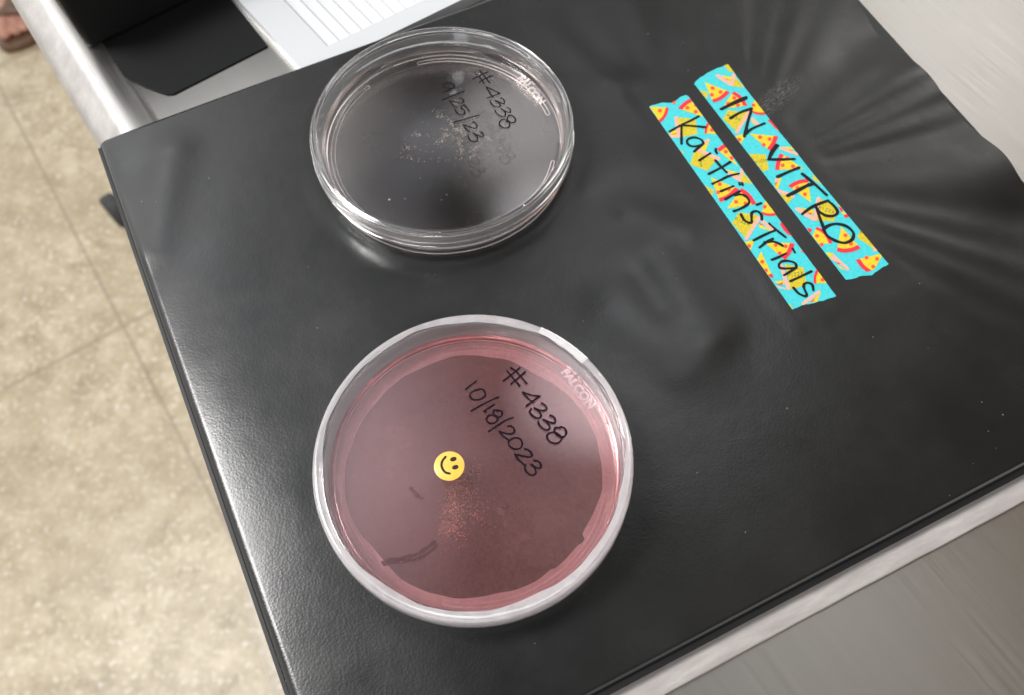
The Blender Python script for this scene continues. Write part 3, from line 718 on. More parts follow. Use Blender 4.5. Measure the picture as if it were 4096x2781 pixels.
def dish(c, label, agar_mat, gh, tz=0.36):
    t = thing('petri_dish', (c[0], c[1], 0), label, 'petri dish', 'labelled petri dishes on the binder')
    base_p = [(0, 1.55), (41.6, 1.55), (42.2, 1.58), (42.9, 1.8), (43.1, 2.4), (43.25, 12.2), (43.45, 12.55), (43.9, 12.6), (44.25, 12.35), (44.35, 12.0), (44.65, 1.4), (44.65, 0.6), (44.55, 0.3), (44.3, 0.12), (43.3, 0.10), (42.9, 0.2), (42.6, 0.62), (42.0, 0.62), (0, 0.62)]
    o = build('base', *lathe(base_p, c), PLASTIC, t, smooth=True); fixn(o); sharp(o, 28)
    bars = [arc_bar(c, a0, a1, 40.3, 1.35, 0.42) for a0, a1 in ((17, 105), (135, 225), (256, 347))]
    for vf in bars:
        b = build('stacking_bar', *vf, EMBOSS, o, smooth=True); fixn(b)
    a = R(36.5)
    text_outline('embossed_lettering', 'FALCON', 3.9, (c[0] + 40.6 * math.cos(a), c[1] + 40.6 * math.sin(a)), a - math.pi / 2 - R(4), tz, EMBOSS, o)
    a = R(-18)
    text_outline('mould_code', '9/6', 1.7, (c[0] + 41.6 * math.cos(a), c[1] + 41.6 * math.sin(a)), a - math.pi / 2 + math.pi, 0.4, EMBOSS, o, 0.07)
    ag = build('gel', *lathe([(0, 1.60), (42.0, 1.60), (42.6, 1.63), (43.0, 2.4), (43.08, gh + .95), (42.6, gh + .4), (41.6, gh + .08), (40.6, gh), (0, gh)], c), agar_mat, t, smooth=True); fixn(ag); sharp(ag, 60)
    lid_p = [(0, 13.75), (42.9, 13.75), (43.5, 13.755), (43.9, 13.8), (44.3, 14.0), (44.8, 14.1), (45.15, 14.06), (45.5, 13.93), (45.8, 13.7), (46.0, 13.4), (46.07, 13.0), (46.1, 10.2), (46.35, 9.9), (46.35, 7.0), (46.1, 6.75), (45.2, 6.75), (44.95, 7.0), (44.8, 12.3), (44.4, 12.75), (43.8, 12.8), (0, 12.8)]
    ld = build('lid', *lathe(lid_p, c), PLASTIC, t, smooth=True); fixn(ld); sharp(ld, 28)
    for a_i, a in ((0, 84), (0, 200), (0, -52)):
        a = R(a); d = np.array([math.cos(a), math.sin(a)]); e = np.array([-d[1], d[0]])
        P = [c + d * r + e * s for r, s in ((43.9, -.22), (45.2, -.22), (45.2, .22), (43.9, .22))]
        tk = build('mould_tick', *prism(P, 13.9, 14.32), EMBOSS if a_i else PLASTIC, ld); bv = tk.modifiers.new('b', 'BEVEL'); bv.width = 0.0002; bv.segments = 2
    return t, ld, ag
C1 = np.array([-21.93, 199.21]); C2 = np.array([-12.36, 78.12])
d1, lid1, gel1 = dish(C1, 'clear petri dish with tan specks on colourless gel, dated 9/25/23, unsealed', AGAR_CLEAR, 6.8)
cA = crop(1750, 250, 4.5075)
W1 = [cA(s) for s in ([(670, 180), (760, 270), (840, 375)], [(755, 140), (840, 240), (945, 370)], [(640, 300), (760, 240), (910, 170)], [(750, 360), (850, 300), (985, 240)],
    [(875, 440), (940, 540), (1000, 630)], [(875, 440), (1000, 500), (1125, 555)], [(1125, 555), (1020, 600), (900, 645)],
    [(1135, 640), (1190, 665), (1207, 720), (1190, 748), (1120, 720), (1035, 687)], [(1040, 690), (1105, 730), (1135, 780), (1100, 805), (1020, 790), (965, 740), (950, 690)],
    [(1255, 815), (1308, 840), (1315, 900), (1250, 890), (1150, 838)], [(1150, 840), (1212, 890), (1225, 950), (1190, 985), (1120, 960), (1060, 910), (1040, 870)],
    [(1260, 1000), (1290, 962), (1350, 965), (1402, 1015), (1400, 1065), (1350, 1090), (1290, 1068), (1262, 1030), (1260, 1000)],
    [(1260, 1050), (1180, 1030), (1122, 1070), (1115, 1110), (1150, 1160), (1220, 1185), (1285, 1165), (1300, 1120), (1290, 1075), (1240, 1068)],
    [(300, 440), (295, 400), (240, 372), (160, 370), (105, 400), (115, 440), (180, 460), (260, 468), (300, 440)], [(300, 445), (210, 500), (105, 545)],
    [(480, 520), (350, 570), (180, 640), (85, 675)], [(400, 640), (450, 660), (470, 700), (440, 735), (350, 720), (220, 695)], [(220, 695), (260, 750), (310, 790), (355, 805)],
    [(485, 765), (530, 820), (575, 885)], [(485, 765), (432, 795), (435, 835), (475, 855), (495, 890), (470, 935), (420, 950), (360, 920), (315, 850)],
    [(745, 955), (600, 990), (440, 1040), (290, 1080)], [(625, 1075), (680, 1090), (710, 1140), (695, 1185), (640, 1185), (550, 1150), (465, 1125)], [(465, 1125), (500, 1180), (540, 1225), (580, 1255)],
    [(765, 1250), (815, 1280), (830, 1330), (800, 1345), (720, 1310), (640, 1275)], [(650, 1280), (710, 1330), (725, 1390), (690, 1430), (630, 1425), (570, 1380), (550, 1305)])]
writing('handwriting', W1, 13.79, 0.5, INK, lid1)
d2, lid2, gel2 = dish(C2, 'pink petri dish sealed with milky film, dated 10/18/2023, smiley sticker on its lid', AGAR_PINK, 4.95, 3.4)
cB = crop(1800, 1400, 2.869)
W2 = [cB(s) for s in ([(655, 240), (720, 320), (800, 412)], [(695, 205), (760, 250), (880, 385)], [(610, 358), (700, 290), (800, 205)], [(700, 390), (780, 325), (862, 255)],
    [(835, 487), (890, 550), (960, 605)], [(835, 487), (930, 518), (1030, 532)], [(1030, 532), (960, 580), (878, 645)],
    [(1050, 610), (1095, 640), (1110, 680), (1075, 697), (1030, 690), (965, 668)], [(970, 668), (1020, 705), (1045, 745), (1030, 780), (985, 780), (935, 745), (915, 705), (932, 680)],
    [(1150, 750), (1195, 775), (1210, 825), (1180, 840), (1130, 825), (1070, 800)], [(1075, 800), (1120, 840), (1145, 880), (1130, 915), (1085, 915), (1030, 870), (1012, 825)],
    [(1260, 900), (1215, 892), (1198, 925), (1220, 970), (1280, 1000), (1320, 985), (1335, 940), (1310, 897), (1265, 884)],
    [(1210, 950), (1150, 950), (1113, 985), (1130, 1035), (1180, 1070), (1240, 1068), (1278, 1030), (1265, 985), (1210, 950)],
    [(305, 358), (240, 405), (178, 455)], [(375, 455), (310, 460), (245, 490), (230, 535), (270, 572), (340, 570), (395, 540), (405, 505), (375, 455)],
    [(555, 545), (480, 575), (350, 640), (242, 703)], [(508, 628), (450, 665), (390, 702), (410, 712)],
    [(555, 705), (515, 692), (497, 720), (515, 760), (560, 775), (595, 745), (590, 707), (552, 690)], [(510, 750), (450, 755), (420, 795), (440, 835), (490, 845), (540, 815), (545, 775), (510, 750)],
    [(722, 778), (640, 810), (530, 880), (445, 938)], [(665, 875), (710, 880), (740, 920), (720, 960), (660, 965), (565, 938)], [(565, 938), (610, 990), (680, 1040)],
    [(770, 1010), (710, 1022), (670, 1062), (690, 1110), (750, 1140), (810, 1125), (828, 1075), (810, 1028), (770, 1010)],
    [(860, 1138), (905, 1155), (942, 1205), (915, 1230), (840, 1220), (745, 1200)], [(745, 1200), (790, 1265), (860, 1325)],
    [(965, 1270), (1020, 1285), (1045, 1335), (1020, 1360), (980, 1347), (930, 1315)], [(935, 1315), (975, 1365), (985, 1415), (945, 1440), (890, 1415), (858, 1365), (870, 1320)])]
writing('handwriting', W2, 13.79, 0.60, INK, lid2)

# specks in the gels
def specks(name, pts, r, material, parent, z):
    V, F = [], []
    for x, y in pts:
        rr = r * random.uniform(0.6, 1.3); b = len(V); n = 6; ph = random.random()
        for k in range(n):
            a = 2 * math.pi * (k + ph) / n; V.append((x + rr * math.cos(a), y + rr * math.sin(a), z - 0.02))
        for k in range(n):
            a = 2 * math.pi * (k + ph) / n; V.append((x + .6 * rr * math.cos(a), y + .6 * rr * math.sin(a), z + rr * .55))
        V.append((x, y, z + rr * .8))
        F += [(b + k, b + (k + 1) % n, b + n + (k + 1) % n, b + n + k) for k in range(n)] + [(b + n + k, b + n + (k + 1) % n, b + 2 * n) for k in range(n)]
        F.append(tuple(b + k for k in range(n - 1, -1, -1)))
    o = build(name, V, F, material, parent, smooth=True)
    o['kind'] = 'stuff'
    return o
TAN = princ('tan_specks', (0.47, 0.39, 0.31), 0.25)
ORANGE = princ('orange_pink_specks', (0.62, 0.27, 0.20), 0.4)
cH = crop(1560, 420, 3.944)
def cloud(path, n, spread):
    P = smooth_line([np.array(p, float) for p in path], 8); out = []
    for _ in range(n):
        p = random.choice(P); out.append((p[0] + random.gauss(0, spread), p[1] + random.gauss(0, spread)))
    return out
px = []
for path, n, s in (([(720, 190), (850, 205), (950, 250), (970, 320)], 50, 22), ([(980, 350), (1060, 400), (1150, 460)], 60, 26), ([(1100, 340), (1200, 460)], 34, 26), ([(840, 480), (950, 490), (1060, 560), (1130, 600)], 60, 22),
                   ([(760, 600), (860, 540)], 34, 22), ([(1080, 620), (1130, 720), (1120, 820), (1180, 910)], 44, 20), ([(780, 380), (920, 400)], 16, 16), ([(1280, 330), (1370, 400), (1420, 500)], 34, 34), ([(1500, 510), (1580, 560)], 20, 22),
                   ([(1390, 570), (1360, 700), (1280, 760)], 30, 26), ([(320, 480), (490, 480)], 18, 16), ([(210, 690), (290, 690), (470, 710)], 30, 22), ([(170, 830), (480, 880)], 16, 40), ([(1260, 850), (1350, 800)], 12, 22), ([(700, 120), (1400, 200)], 22, 40), ([(640, 600), (1600, 700)], 26, 150)):
    px += cloud(path, n, s)
px = cH(px) + cH([(20, 90), (370, 125), (520, 290), (600, 300), (50, 380), (415, 410), (235, 560), (590, 480), (680, 545), (570, 745), (620, 690), (690, 865), (770, 850), (795, 890), (880, 890), (935, 885), (1035, 962), (1230, 955), (1280, 1025), (1560, 800), (1655, 700), (1790, 315), (1850, 460), (1800, 1150), (480, 1170), (360, 995), (1100, 1160), (1185, 1275), (1040, 1330), (895, 1425), (895, 1440), (235, 1500), (815, 1520), (935, 1555), (1435, 1410), (1700, 530), (1780, 415)])
specks('seed_sprinkle', [at(x, y, 6.8)[:2] for x, y in px], 0.175, TAN, gel1, 6.81)
specks('pale_fleck', [at(x, y, 6.8)[:2] for x, y in crop(1240, 560, 3.157)([(1000, 770)])], 0.5, princ('pale_fleck', (0.7, 0.66, 0.58), 0.5), gel1, 6.82)
cG = crop(1660, 1760, 3.156)
px = []
for path, n, s in (([(560, 480), (720, 420)], 110, 55), ([(470, 600), (700, 640)], 190, 60), ([(420, 740), (560, 800)], 150, 60), ([(400, 900), (560, 950)], 200, 62), ([(360, 1060), (560, 1080)], 190, 62), ([(340, 1180), (600, 1240)], 110, 50), ([(700, 860), (800, 980)], 60, 50), ([(700, 700), (900, 1000)], 60, 110), ([(620, 320), (780, 380)], 60, 50)):
    px += cloud(path, n, s)
px = cG([p for p in px if (p[0] - 432) ** 2 + (p[1] - 328) ** 2 > 195 ** 2])
specks('seed_sprinkle', [at(x, y, 4.96)[:2] for x, y in px], 0.095, ORANGE, gel2, 4.96)
# drag marks left in the pink gel's surface
m, nt, out = mat('gel_drag_mark'); dd = N(nt, 'ShaderNodeBsdfDiffuse'); dd.inputs[0].default_value = (0.16, 0.045, 0.05, 1); tt = N(nt, 'ShaderNodeBsdfTransparent'); mx = N(nt, 'ShaderNodeMixShader')
nz = noise(nt, objcoord(nt), 900, 3.0, 0.6); mr = N(nt, 'ShaderNodeMapRange'); nt.links.new(nz, mr.inputs[0])
for i, v in ((1, 0.35), (2, 0.65), (3, 0.25), (4, 0.8)): mr.inputs[i].default_value = v
nt.links.new(mr.outputs[0], mx.inputs[0]); nt.links.new(tt.outputs[0], mx.inputs[1]); nt.links.new(dd.outputs[0], mx.inputs[2]); nt.links.new(mx.outputs[0], out.inputs[0])
cI = crop(1200, 2100, 2.905)
parts = []
for k, (s, w) in enumerate(((cI([(955, 440), (1100, 410), (1240, 385), (1380, 340), (1480, 270), (1560, 215)]), 1.1), (cI([(980, 465), (1130, 440), (1300, 420), (1440, 370), (1540, 290), (1590, 240)]), 1.0), (crop(1200, 1200, 1.16)([(515, 875), (540, 905), (565, 925)]), 1.2))):
    parts.append(ribbon(smooth_line([at(x, y, 5.0)[:2] for x, y in s], 8), w, 5.02 + .02 * k, wob=0.25))
o = build('drag_mark', *merge(*parts), m, gel2); up_faces(o)

# milky sealing film: folded over the lid's edge, down the wall and under the dish
def film_part(name, a0, a1, profile, material, n, jag=None, dr=0.0):
    V, F = [], []; q = None
    for i in range(n + 1):
        a = a0 + (a1 - a0) * i / n
        sec = profile(a); q = len(sec)
        for r, z in sec: V.append((C2[0] + (r + dr) * math.cos(a), C2[1] + (r + dr) * math.sin(a), z))
    for i in range(n):
        for k in range(q - 1): F.append((i * q + k, i * q + k + 1, (i + 1) * q + k + 1, (i + 1) * q + k))
    o = build(name, V, F, material, film, smooth=True)
    return o
film = build('sealing_film', [], [], FILM, d2)
bpy.data.objects.remove(film)
def wig(a, seed, amp): return amp * (math.sin(3 * a + seed) * .5 + math.sin(7 * a + 2.1 * seed) * .3 + math.sin(13 * a + seed * 3.3) * .2 + math.sin(29 * a + seed) * .08)
def under_r(a):
    d = math.degrees(a) % 360
    r = 38.0 + wig(a, 1.3, 0.9)
    if 30 < d < 70: r -= 1.1 * math.sin((d - 30) / 40 * math.pi)
    if 322 < d < 326: r += 1.2
    if 305 < d <= 322: r += 0.6
    if 150 < d < 215: r += 2.2 * math.sin((d - 150) / 65 * math.pi)
    return r
def outer_prof(a):
    top_in = 43.7 + wig(a, 0.4, 0.8)
    d = math.degrees(a) % 360
    if 215 < d < 330: top_in -= 0.9 * math.sin((d - 215) / 115 * math.pi)          # lies wider over the rim at the front
    w = 0.025 * math.sin(a * 17) + 0.015 * math.sin(a * 41 + 1)
    return [(top_in, 14.13), (44.7, 14.2), (45.3, 14.22), (45.95, 14.0), (46.3 + w, 13.3), (46.45 + w, 11.0 + w), (46.55 + w, 9.0), (46.6 + w, 7.0), (46.1 + w, 5.4 + 2 * w), (45.4 + w, 3.2), (45.05, 1.5), (44.95, 0.35), (44.3, 0.075)]
V, F = [], []; q = None; n = 288
for i in range(n):
    a = 2 * math.pi * i / n; sec = outer_prof(a); q = len(sec)
    for r, z in sec: V.append((C2[0] + r * math.cos(a), C2[1] + r * math.sin(a), z))
for i in range(n):
    for k in range(q - 1): F.append((i * q + k, i * q + k + 1, ((i + 1) % n) * q + k + 1, ((i + 1) % n) * q + k))
film = build('sealing_film', V, F, FILM, d2, smooth=True); fixn(film)
V, F = [], []
for i in range(n):
    a = 2 * math.pi * i / n; r0 = under_r(a)
    for r, z in ((44.28, 0.072), (43.2, 0.06), (41.5, 0.06), (r0 + .6, 0.06), (r0, 0.06)): V.append((C2[0] + r * math.cos(a), C2[1] + r * math.sin(a), z))
for i in range(n):
    for k in range(4): F.append((i * 5 + k, i * 5 + k + 1, ((i + 1) % n) * 5 + k + 1, ((i + 1) % n) * 5 + k))
build('film_underside', V, F, FILM_UNDER, film, smooth=True)
V, F = [], []; n = 26                                                    # doubled, wrinkled overlap at the far right
for i in range(n + 1):
    t = i / n; a = R(62 - 22 * t)
    top_in = 44.1 - 1.1 * t + wig(a * 3, 2, .3)
    for k, (r, z) in enumerate([(top_in, 14.2), (44.6, 14.28), (45.3, 14.34), (46.0, 14.1), (46.45, 13.3), (46.65, 11.0), (46.75, 9.0), (46.8, 7.0), (46.2, 5.4)]):
        w = 0.10 * math.sin(i * 2.3 + k * .5) + .05 * math.sin(i * 5.1)
        V.append((C2[0] + (r + .12 + w * .5) * math.cos(a), C2[1] + (r + .12 + w * .5) * math.sin(a), z + abs(w)))
for i in range(n):
    for k in range(8): F.append((i * 9 + k, i * 9 + k + 1, (i + 1) * 9 + k + 1, (i + 1) * 9 + k))
build('film_overlap', V, F, FILM2, film, smooth=True)

# round smiley sticker on the lid
S_Y = speckle('yellow_sticker_paper', (0.72, 0.385, 0.055), (0.78, 0.44, 0.08), 260, 0.28, 0.05); S_K = princ('sticker_black', (0.008, 0.007, 0.005), 0.3)
sc_ = at(1797, 1864, 13.9); sr = 4.35
st = thing('smiley_sticker', (sc_[0], sc_[1], 13.77), 'round yellow smiley face sticker on the pink dish lid', 'sticker')
o = build('disc', *lathe([(0, 13.78), (sr, 13.78), (sr + .02, 13.84), (sr - .1, 13.88), (0, 13.88)], sc_, 64), S_Y, st, smooth=True); fixn(o); sharp(o, 30)
for x, y in cG([(484, 243), (509, 345)]):
    e0 = at(x, y, 13.9); d = at(x + 10, y - 3, 13.9) - e0; d = d / np.linalg.norm(d); nrm = np.array([-d[1], d[0]])
    P = [e0[:2] + d[:2] * 0.98 * math.cos(k * math.pi / 12) + nrm * 0.68 * math.sin(k * math.pi / 12) for k in range(24)]
    build('eye', *prism(P, 13.885, 13.91), S_K, st)
o = build('mouth', *ribbon(smooth_line([at(x, y, 13.9)[:2] for x, y in cG([(386, 214), (350, 260), (334, 310), (348, 365), (385, 410), (438, 425)])], 8), 0.72, 13.90, wob=0.03), S_K, st); up_faces(o)

# ------------------------------------------------------------------ white ribbed tray behind the binder
WHITE = princ('white_plastic', (0.46, 0.475, 0.495), 0.35)
A0 = at(1193, 263, -3.0)[:2]; A1 = at(953, 0, -3.0)[:2]
rt_t = (A1 - A0) / np.linalg.norm(A1 - A0)                                # along the ribs
B0 = at(1309, 185, -3.0)[:2]; B1 = at(1622, 35, -3.0)[:2]
rt_s = (B1 - B0) / np.linalg.norm(B1 - B0)                                # across the ribs
def rk(s, t): return A0 + rt_s * s + rt_t * t
bs = float(np.linalg.solve(np.array([rt_s, rt_t]).T, B0 - A0)[0]); bt = float(np.linalg.solve(np.array([rt_s, rt_t]).T, B0 - A0)[1])
pitch = float(np.linalg.norm(B1 - B0)) / 7.0
rack = thing('ribbed_tray', (*rk(60, 60), ZT), 'white ribbed plastic tray behind the far edge of the binder', 'tray')
nr = 20; SW = bs + nr * pitch + 14; TL_ = 170; t_end = -6.0
zt, zb = -3.0, ZT + 0.02
V, F = [], []
def quad(pts): b = len(V); V.extend(pts); F.append(tuple(range(b, b + len(pts))))
def p3(s, t, z): return (*rk(s, t), z)
s0, s1, ta, tb2 = bs, bs + nr * pitch, bt, TL_ - 12
quad([p3(0, t_end, zt), p3(SW, t_end, zt), p3(SW, ta, zt), p3(0, ta, zt)]); quad([p3(0, tb2, zt), p3(SW, tb2, zt), p3(SW, TL_, zt), p3(0, TL_, zt)])
quad([p3(0, ta, zt), p3(s0, ta, zt), p3(s0, tb2, zt), p3(0, tb2, zt)]); quad([p3(s1, ta, zt), p3(SW, ta, zt), p3(SW, tb2, zt), p3(s1, tb2, zt)])
for (a, b_) in (((0, t_end), (SW, t_end)), ((SW, t_end), (SW, TL_)), ((SW, TL_), (0, TL_)), ((0, TL_), (0, t_end))):
    quad([p3(*a, zb), p3(*b_, zb), p3(*b_, zt), p3(*a, zt)])
quad([p3(0, t_end, zb), p3(0, TL_, zb), p3(SW, TL_, zb), p3(SW, t_end, zb)])
body = build('tray_frame', V, F, WHITE, rack)
V, F = [], []
dp = 2.4
for k in range(nr):
    a, b_ = s0 + k * pitch, s0 + (k + 1) * pitch
    prof_ = [(a, zt - .02), (a + .25, zt - dp), (a + pitch * .35, zt - dp * .75), (b_ - .3, zt - .12), (b_, zt - .02)]
    for (x0, z0), (x1, z1) in zip(prof_[:-1], prof_[1:]):
        quad([p3(x0, ta, z0), p3(x1, ta, z1), p3(x1, tb2, z1), p3(x0, tb2, z0)])
    quad([p3(a, ta, zt)] + [p3(x, ta, z) for x, z in prof_[1:-1]] + [p3(b_, ta, zt)])
    quad([p3(a, tb2, zt)] + [p3(x, tb2, z) for x, z in prof_[1:-1]] + [p3(b_, tb2, zt)])
o = build('ribbed_bed', V, F, WHITE, rack); fixn(o)

# ------------------------------------------------------------------ black instrument at the far left
BLACKP = princ('black_plastic', (0.004, 0.004, 0.004), 0.6, Specular_IOR_Level=0.15)
DARKP = princ('dark_flat_plate', (0.0065, 0.007, 0.0075), 0.7, Specular_IOR_Level=0.15)
c4 = crop(0, 0, 1.7531)
inst = thing('black_instrument', (*at(600, 40, ZT)[:2], ZT), 'black box instrument over a flat dark shape at the table edge', 'instrument')
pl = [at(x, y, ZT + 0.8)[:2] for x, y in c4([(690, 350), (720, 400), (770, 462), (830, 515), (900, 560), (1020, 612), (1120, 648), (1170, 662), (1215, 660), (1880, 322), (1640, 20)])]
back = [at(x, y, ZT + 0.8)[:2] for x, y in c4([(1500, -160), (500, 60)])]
o = build('dark_plate', *prism(pl + back, ZT + 0.03, ZT + 0.8), DARKP, inst); bv = o.modifiers.new('b', 'BEVEL'); bv.width = 0.0004; bv.segments = 3  # flat dark shape in front of the box, built as a thin plate
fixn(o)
b0_ = at(361, 206, ZT + 0.9)[:2]; b1_ = at(790, -5, ZT + 0.9)[:2]; bd = (b1_ - b0_) / np.linalg.norm(b1_ - b0_); bn_ = np.array([-bd[1], bd[0]])
P = [b0_, b0_ + bd * 120, b0_ + bd * 120 + bn_ * 160, b0_ + bn_ * 160]
o = build('housing', *prism(P, ZT + 0.85, ZT + 42), BLACKP, inst); fixn(o); bv = o.modifiers.new('b', 'BEVEL'); bv.width = 0.0025; bv.segments = 4

# ------------------------------------------------------------------ the bystander's sandalled foot on the floor
SKIN = speckle('skin', (0.34, 0.165, 0.115), (0.40, 0.20, 0.145), 60, 0.5, 0.05)
LEATHER = speckle('brown_leather', (0.075, 0.035, 0.018), (0.11, 0.055, 0.028), 120, 0.45, 0.1)
TROUSER = speckle('dark_trousers', (0.03, 0.035, 0.05), (0.045, 0.05, 0.07), 200, 0.9, 0.2)
tip = at(12, 158, -878)[:2]                                              # tip of the big toe
fdir = np.array([0.12, -0.99]); fdir /= np.linalg.norm(fdir); fs = np.array([fdir[1], -fdir[0]]) * -1  # fs -> picture right
if fs[0] < 0: fs = -fs
def fp(a, s, z): q = tip - fdir * a + fs * s; return (q[0], q[1], -900 + z)
foot = thing('person', fp(120, 20, 0), 'bare toes in a brown sandal on the tiled floor beyond the table edge', 'person')
def ball_mesh(balls):
    bm = bmesh.new()
    for (p, r) in balls:
        mtx = Matrix.Translation(Vector(p)) @ Matrix.Diagonal((*r, 1)) if isinstance(r, tuple) else Matrix.Translation(Vector(p)) @ Matrix.Scale(r, 4)
        bmesh.ops.create_icosphere(bm, subdivisions=2, radius=1.0, matrix=mtx)
    return bm
balls = []
def chain(p, q, r0, r1, n):
    for i in range(n + 1):
        t = i / n; balls.append((tuple(np.array(p) * (1 - t) + np.array(q) * t), r0 * (1 - t) + r1 * t))
for s, a, r in ((2, 10, 10.5), (22, 14, 8), (37, 20, 7.2), (50, 27, 6.8), (62, 36, 6.2)):
    chain(fp(a + 34, s * .92 + 2, 34), fp(a, s, 22 + r * .2), r * 1.05, r, 7)
for s, r in ((4, 17), (20, 16), (36, 15), (50, 13)):
    chain(fp(62, s, 36), fp(150, 18 + s * .35, 58), r, 24, 8)
chain(fp(150, 26, 60), fp(215, 24, 42), 30, 28, 6); chain(fp(175, 26, 70), fp(185, 26, 430), 31, 46, 16)
bm = ball_mesh(balls); me = bpy.data.meshes.new('body'); bm.to_mesh(me); bm.free()
for v in me.vertices: v.co = v.co * MM - root_loc(foot)
o = bpy.data.objects.new('body', me); COL.objects.link(o); o.parent = foot; me.materials.append(SKIN)
rm = o.modifiers.new('r', 'REMESH'); rm.mode = 'VOXEL'; rm.voxel_size = 0.003; rm.use_smooth_shade = True
sm = o.modifiers.new('s', 'SMOOTH'); sm.iterations = 4
sole = [fp(a, s, 0)[:2] for a, s in ((-14, 0), (-12, 20), (-4, 40), (10, 58), (32, 72), (70, 74), (140, 58), (210, 56), (240, 40), (244, 20), (232, 0), (190, -10), (120, -14), (60, -20), (20, -20), (-6, -12))]
o = build('sandal_sole', *prism(sole, -900, -884), LEATHER, foot); fixn(o); bv = o.modifiers.new('b', 'BEVEL'); bv.width = 0.004; bv.segments = 3
V, F = [], []
for i in range(13):
    an = math.pi * i / 12
    for a in (34, 44, 66, 74):
        k = 1.0 + 0.12 * (a - 50) / 20
        V.append(fp(a, 27 - 46 * math.cos(an), 16 + 34 * k * math.sin(an) ** .7))
for i in range(12):
    for k in range(3): F.append((i * 4 + k, i * 4 + k + 1, i * 4 + k + 5, i * 4 + k + 4))
o = build('sandal_strap', V, F, LEATHER, foot, smooth=True); sol = o.modifiers.new('t', 'SOLIDIFY'); sol.thickness = 0.004; sol.offset = 1
V, F = [], []
for i, (z, r) in enumerate(((120, 62), (200, 60), (320, 62), (436, 70))):
    for k in range(24):
        a = 2 * math.pi * k / 24; c_ = fp(178 + i * 2, 26, z); V.append((c_[0] + r * math.cos(a), c_[1] + r * math.sin(a), c_[2]))
for i in range(3):
    for k in range(24): F.append((i * 24 + k, i * 24 + (k + 1) % 24, (i + 1) * 24 + (k + 1) % 24, (i + 1) * 24 + k))
o = build('trouser_leg', V, F, TROUSER, foot, smooth=True)

# ------------------------------------------------------------------ room light: procedural surroundings and lamps
W = bpy.data.worlds.new('World'); SC.world = W; W.use_nodes = True
nt = W.node_tree; nt.nodes.clear(); L = nt.links
out = N(nt, 'ShaderNodeOutputWorld'); bg = N(nt, 'ShaderNodeBackground'); L.new(bg.outputs[0], out.inputs[0])
gen = N(nt, 'ShaderNodeTexCoord').outputs['Generated']
def direction(az, el): a, e = R(az), R(el); return (math.sin(a) * math.cos(e), math.cos(a) * math.cos(e), math.sin(e))
acc = None
def add_lobe(acc, az, el, width, col):
    d = N(nt, 'ShaderNodeVectorMath'); d.operation = 'DOT_PRODUCT'; L.new(gen, d.inputs[0]); d.inputs[1].default_value = direction(az, el)
    mr = N(nt, 'ShaderNodeMapRange'); mr.interpolation_type = 'SMOOTHSTEP'; L.new(d.outputs['Value'], mr.inputs[0])
    for i, v in ((1, math.cos(R(width))), (2, 1.0), (3, 0.0), (4, 1.0)): mr.inputs[i].default_value = v
    s = N(nt, 'ShaderNodeVectorMath'); s.operation = 'SCALE'; s.inputs[0].default_value = col; L.new(mr.outputs[0], s.inputs['Scale'])
    if acc is None: return s.outputs[0]
    a = N(nt, 'ShaderNodeVectorMath'); a.operation = 'ADD'; L.new(acc, a.inputs[0]); L.new(s.outputs[0], a.inputs[1]); return a.outputs[0]
rm_n = noise(nt, gen, 5.0, 3.0, 0.55)
base_c = ramp(nt, [(0.34, (0.03, 0.029, 0.028)), (0.5, (0.09, 0.087, 0.084)), (0.66, (0.22, 0.22, 0.225))]); L.new(rm_n, base_c.inputs[0])
# pale lit walls of the room all round, up to about 35 degrees
sepz = N(nt, 'ShaderNodeSeparateXYZ'); L.new(gen, sepz.inputs[0])
wl = N(nt, 'ShaderNodeMapRange'); wl.interpolation_type = 'SMOOTHSTEP'; L.new(sepz.outputs[2], wl.inputs[0])
for i, v in ((1, math.sin(R(24))), (2, math.sin(R(40))), (3, 1.0), (4, 0.0)): wl.inputs[i].default_value = v
wn = noise(nt, gen, 3.3, 2.0, 0.5)
wc = ramp(nt, [(0.36, (0.58, 0.55, 0.53)), (0.5, (1.2, 1.17, 1.14)), (0.64, (1.85, 1.85, 1.85))]); L.new(wn, wc.inputs[0])
acc = mix_col(nt, wl.outputs[0], base_c.outputs[0], wc.outputs[0])
acc = add_lobe(acc, 34, 38, 22, (0.42, 0.40, 0.38))
acc = add_lobe(acc, 38, 41, 4.5, (5.0, 4.95, 4.8))
acc = add_lobe(acc, 30, 43, 3.5, (2.5, 2.5, 2.45))
acc = add_lobe(acc, -38, 36, 24, (1.3, 1.3, 1.28))
acc = add_lobe(acc, -50, 61, 22, (0.85, 0.88, 0.95))
acc = add_lobe(acc, -62, 36, 18, (0.6, 0.6, 0.6))
acc = add_lobe(acc, -36, 48, 5.5, (2.6, 2.65, 2.8))
acc = add_lobe(acc, 21, 63, 9.5, (2.6, 2.65, 2.75))
acc = add_lobe(acc, 6, 50, 9, (1.0, 1.0, 1.0))
acc = add_lobe(acc, -9, 51, 4, (0.4, 0.42, 0.46))
acc = add_lobe(acc, 78, 62, 30, (0.20, 0.175, 0.145))
acc = add_lobe(acc, 84, 32, 48, (-0.24, -0.255, -0.27))
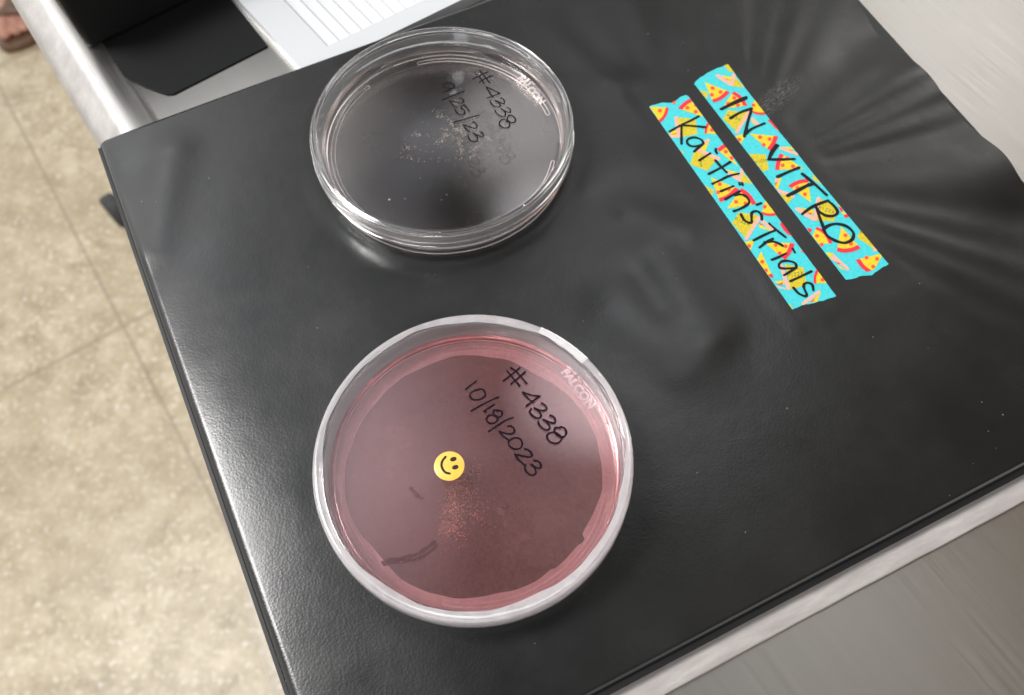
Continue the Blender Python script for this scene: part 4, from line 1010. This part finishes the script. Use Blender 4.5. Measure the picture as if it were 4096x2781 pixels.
L.new(acc, bg.inputs['Color']); bg.inputs['Strength'].default_value = 1.0

def lamp(name, az, el, dist, sx, sy, power, col=(1, 1, 1), target=(-0.015, 0.13, 0)):
    li = bpy.data.lights.new(name, 'AREA'); li.shape = 'RECTANGLE'; li.size = sx; li.size_y = sy; li.energy = power; li.color = col
    o = bpy.data.objects.new(name, li); COL.objects.link(o)
    d = Vector(direction(az, el)); o.location = Vector(target) + d * dist
    o.rotation_euler = d.to_track_quat('Z', 'Y').to_euler(); return o
lamp('ceiling_light', -80, 54, 2.1, 0.7, 0.7, 54, (1.0, 0.985, 0.96))
lamp('added_fill_light', -150, 50, 2.2, 1.2, 0.14, 11, (1.0, 0.99, 0.97))  # added lamp behind the camera, whitens the front walls of the dishes
lamp('window_light', -3.6, 44.75, 3.0, 0.048, 0.045, 0.018, (0.86, 0.93, 1.0), target=(-0.016, 0.22, 0.014))

# ------------------------------------------------------------------ camera
cd = bpy.data.cameras.new('camera'); cam = bpy.data.objects.new('camera', cd); COL.objects.link(cam)
M = Matrix(((RT[0], UP[0], -FW[0], CAM[0] * MM), (RT[1], UP[1], -FW[1], CAM[1] * MM), (RT[2], UP[2], -FW[2], CAM[2] * MM), (0, 0, 0, 1)))
cam.matrix_world = M
cd.sensor_width = 36; cd.sensor_fit = 'HORIZONTAL'; cd.lens = FPX / IW * 36; cd.clip_start = 0.01; cd.clip_end = 50
cd.dof.use_dof = True; cd.dof.focus_distance = 0.262; cd.dof.aperture_fstop = cd.lens / 2.0
SC.camera = cam
SC.render.resolution_x, SC.render.resolution_y = 1024, 695
SC.view_settings.view_transform = 'Standard'; SC.view_settings.look = 'None'; SC.view_settings.exposure = 0.2; SC.view_settings.gamma = 1
cy = SC.cycles
cy.max_bounces = 20; cy.transmission_bounces = 16; cy.glossy_bounces = 8; cy.diffuse_bounces = 4; cy.transparent_max_bounces = 16
cy.caustics_reflective = True; cy.caustics_refractive = True; cy.blur_glossy = 0.2
cy.sample_clamp_indirect = 40.0; cy.use_denoising = True
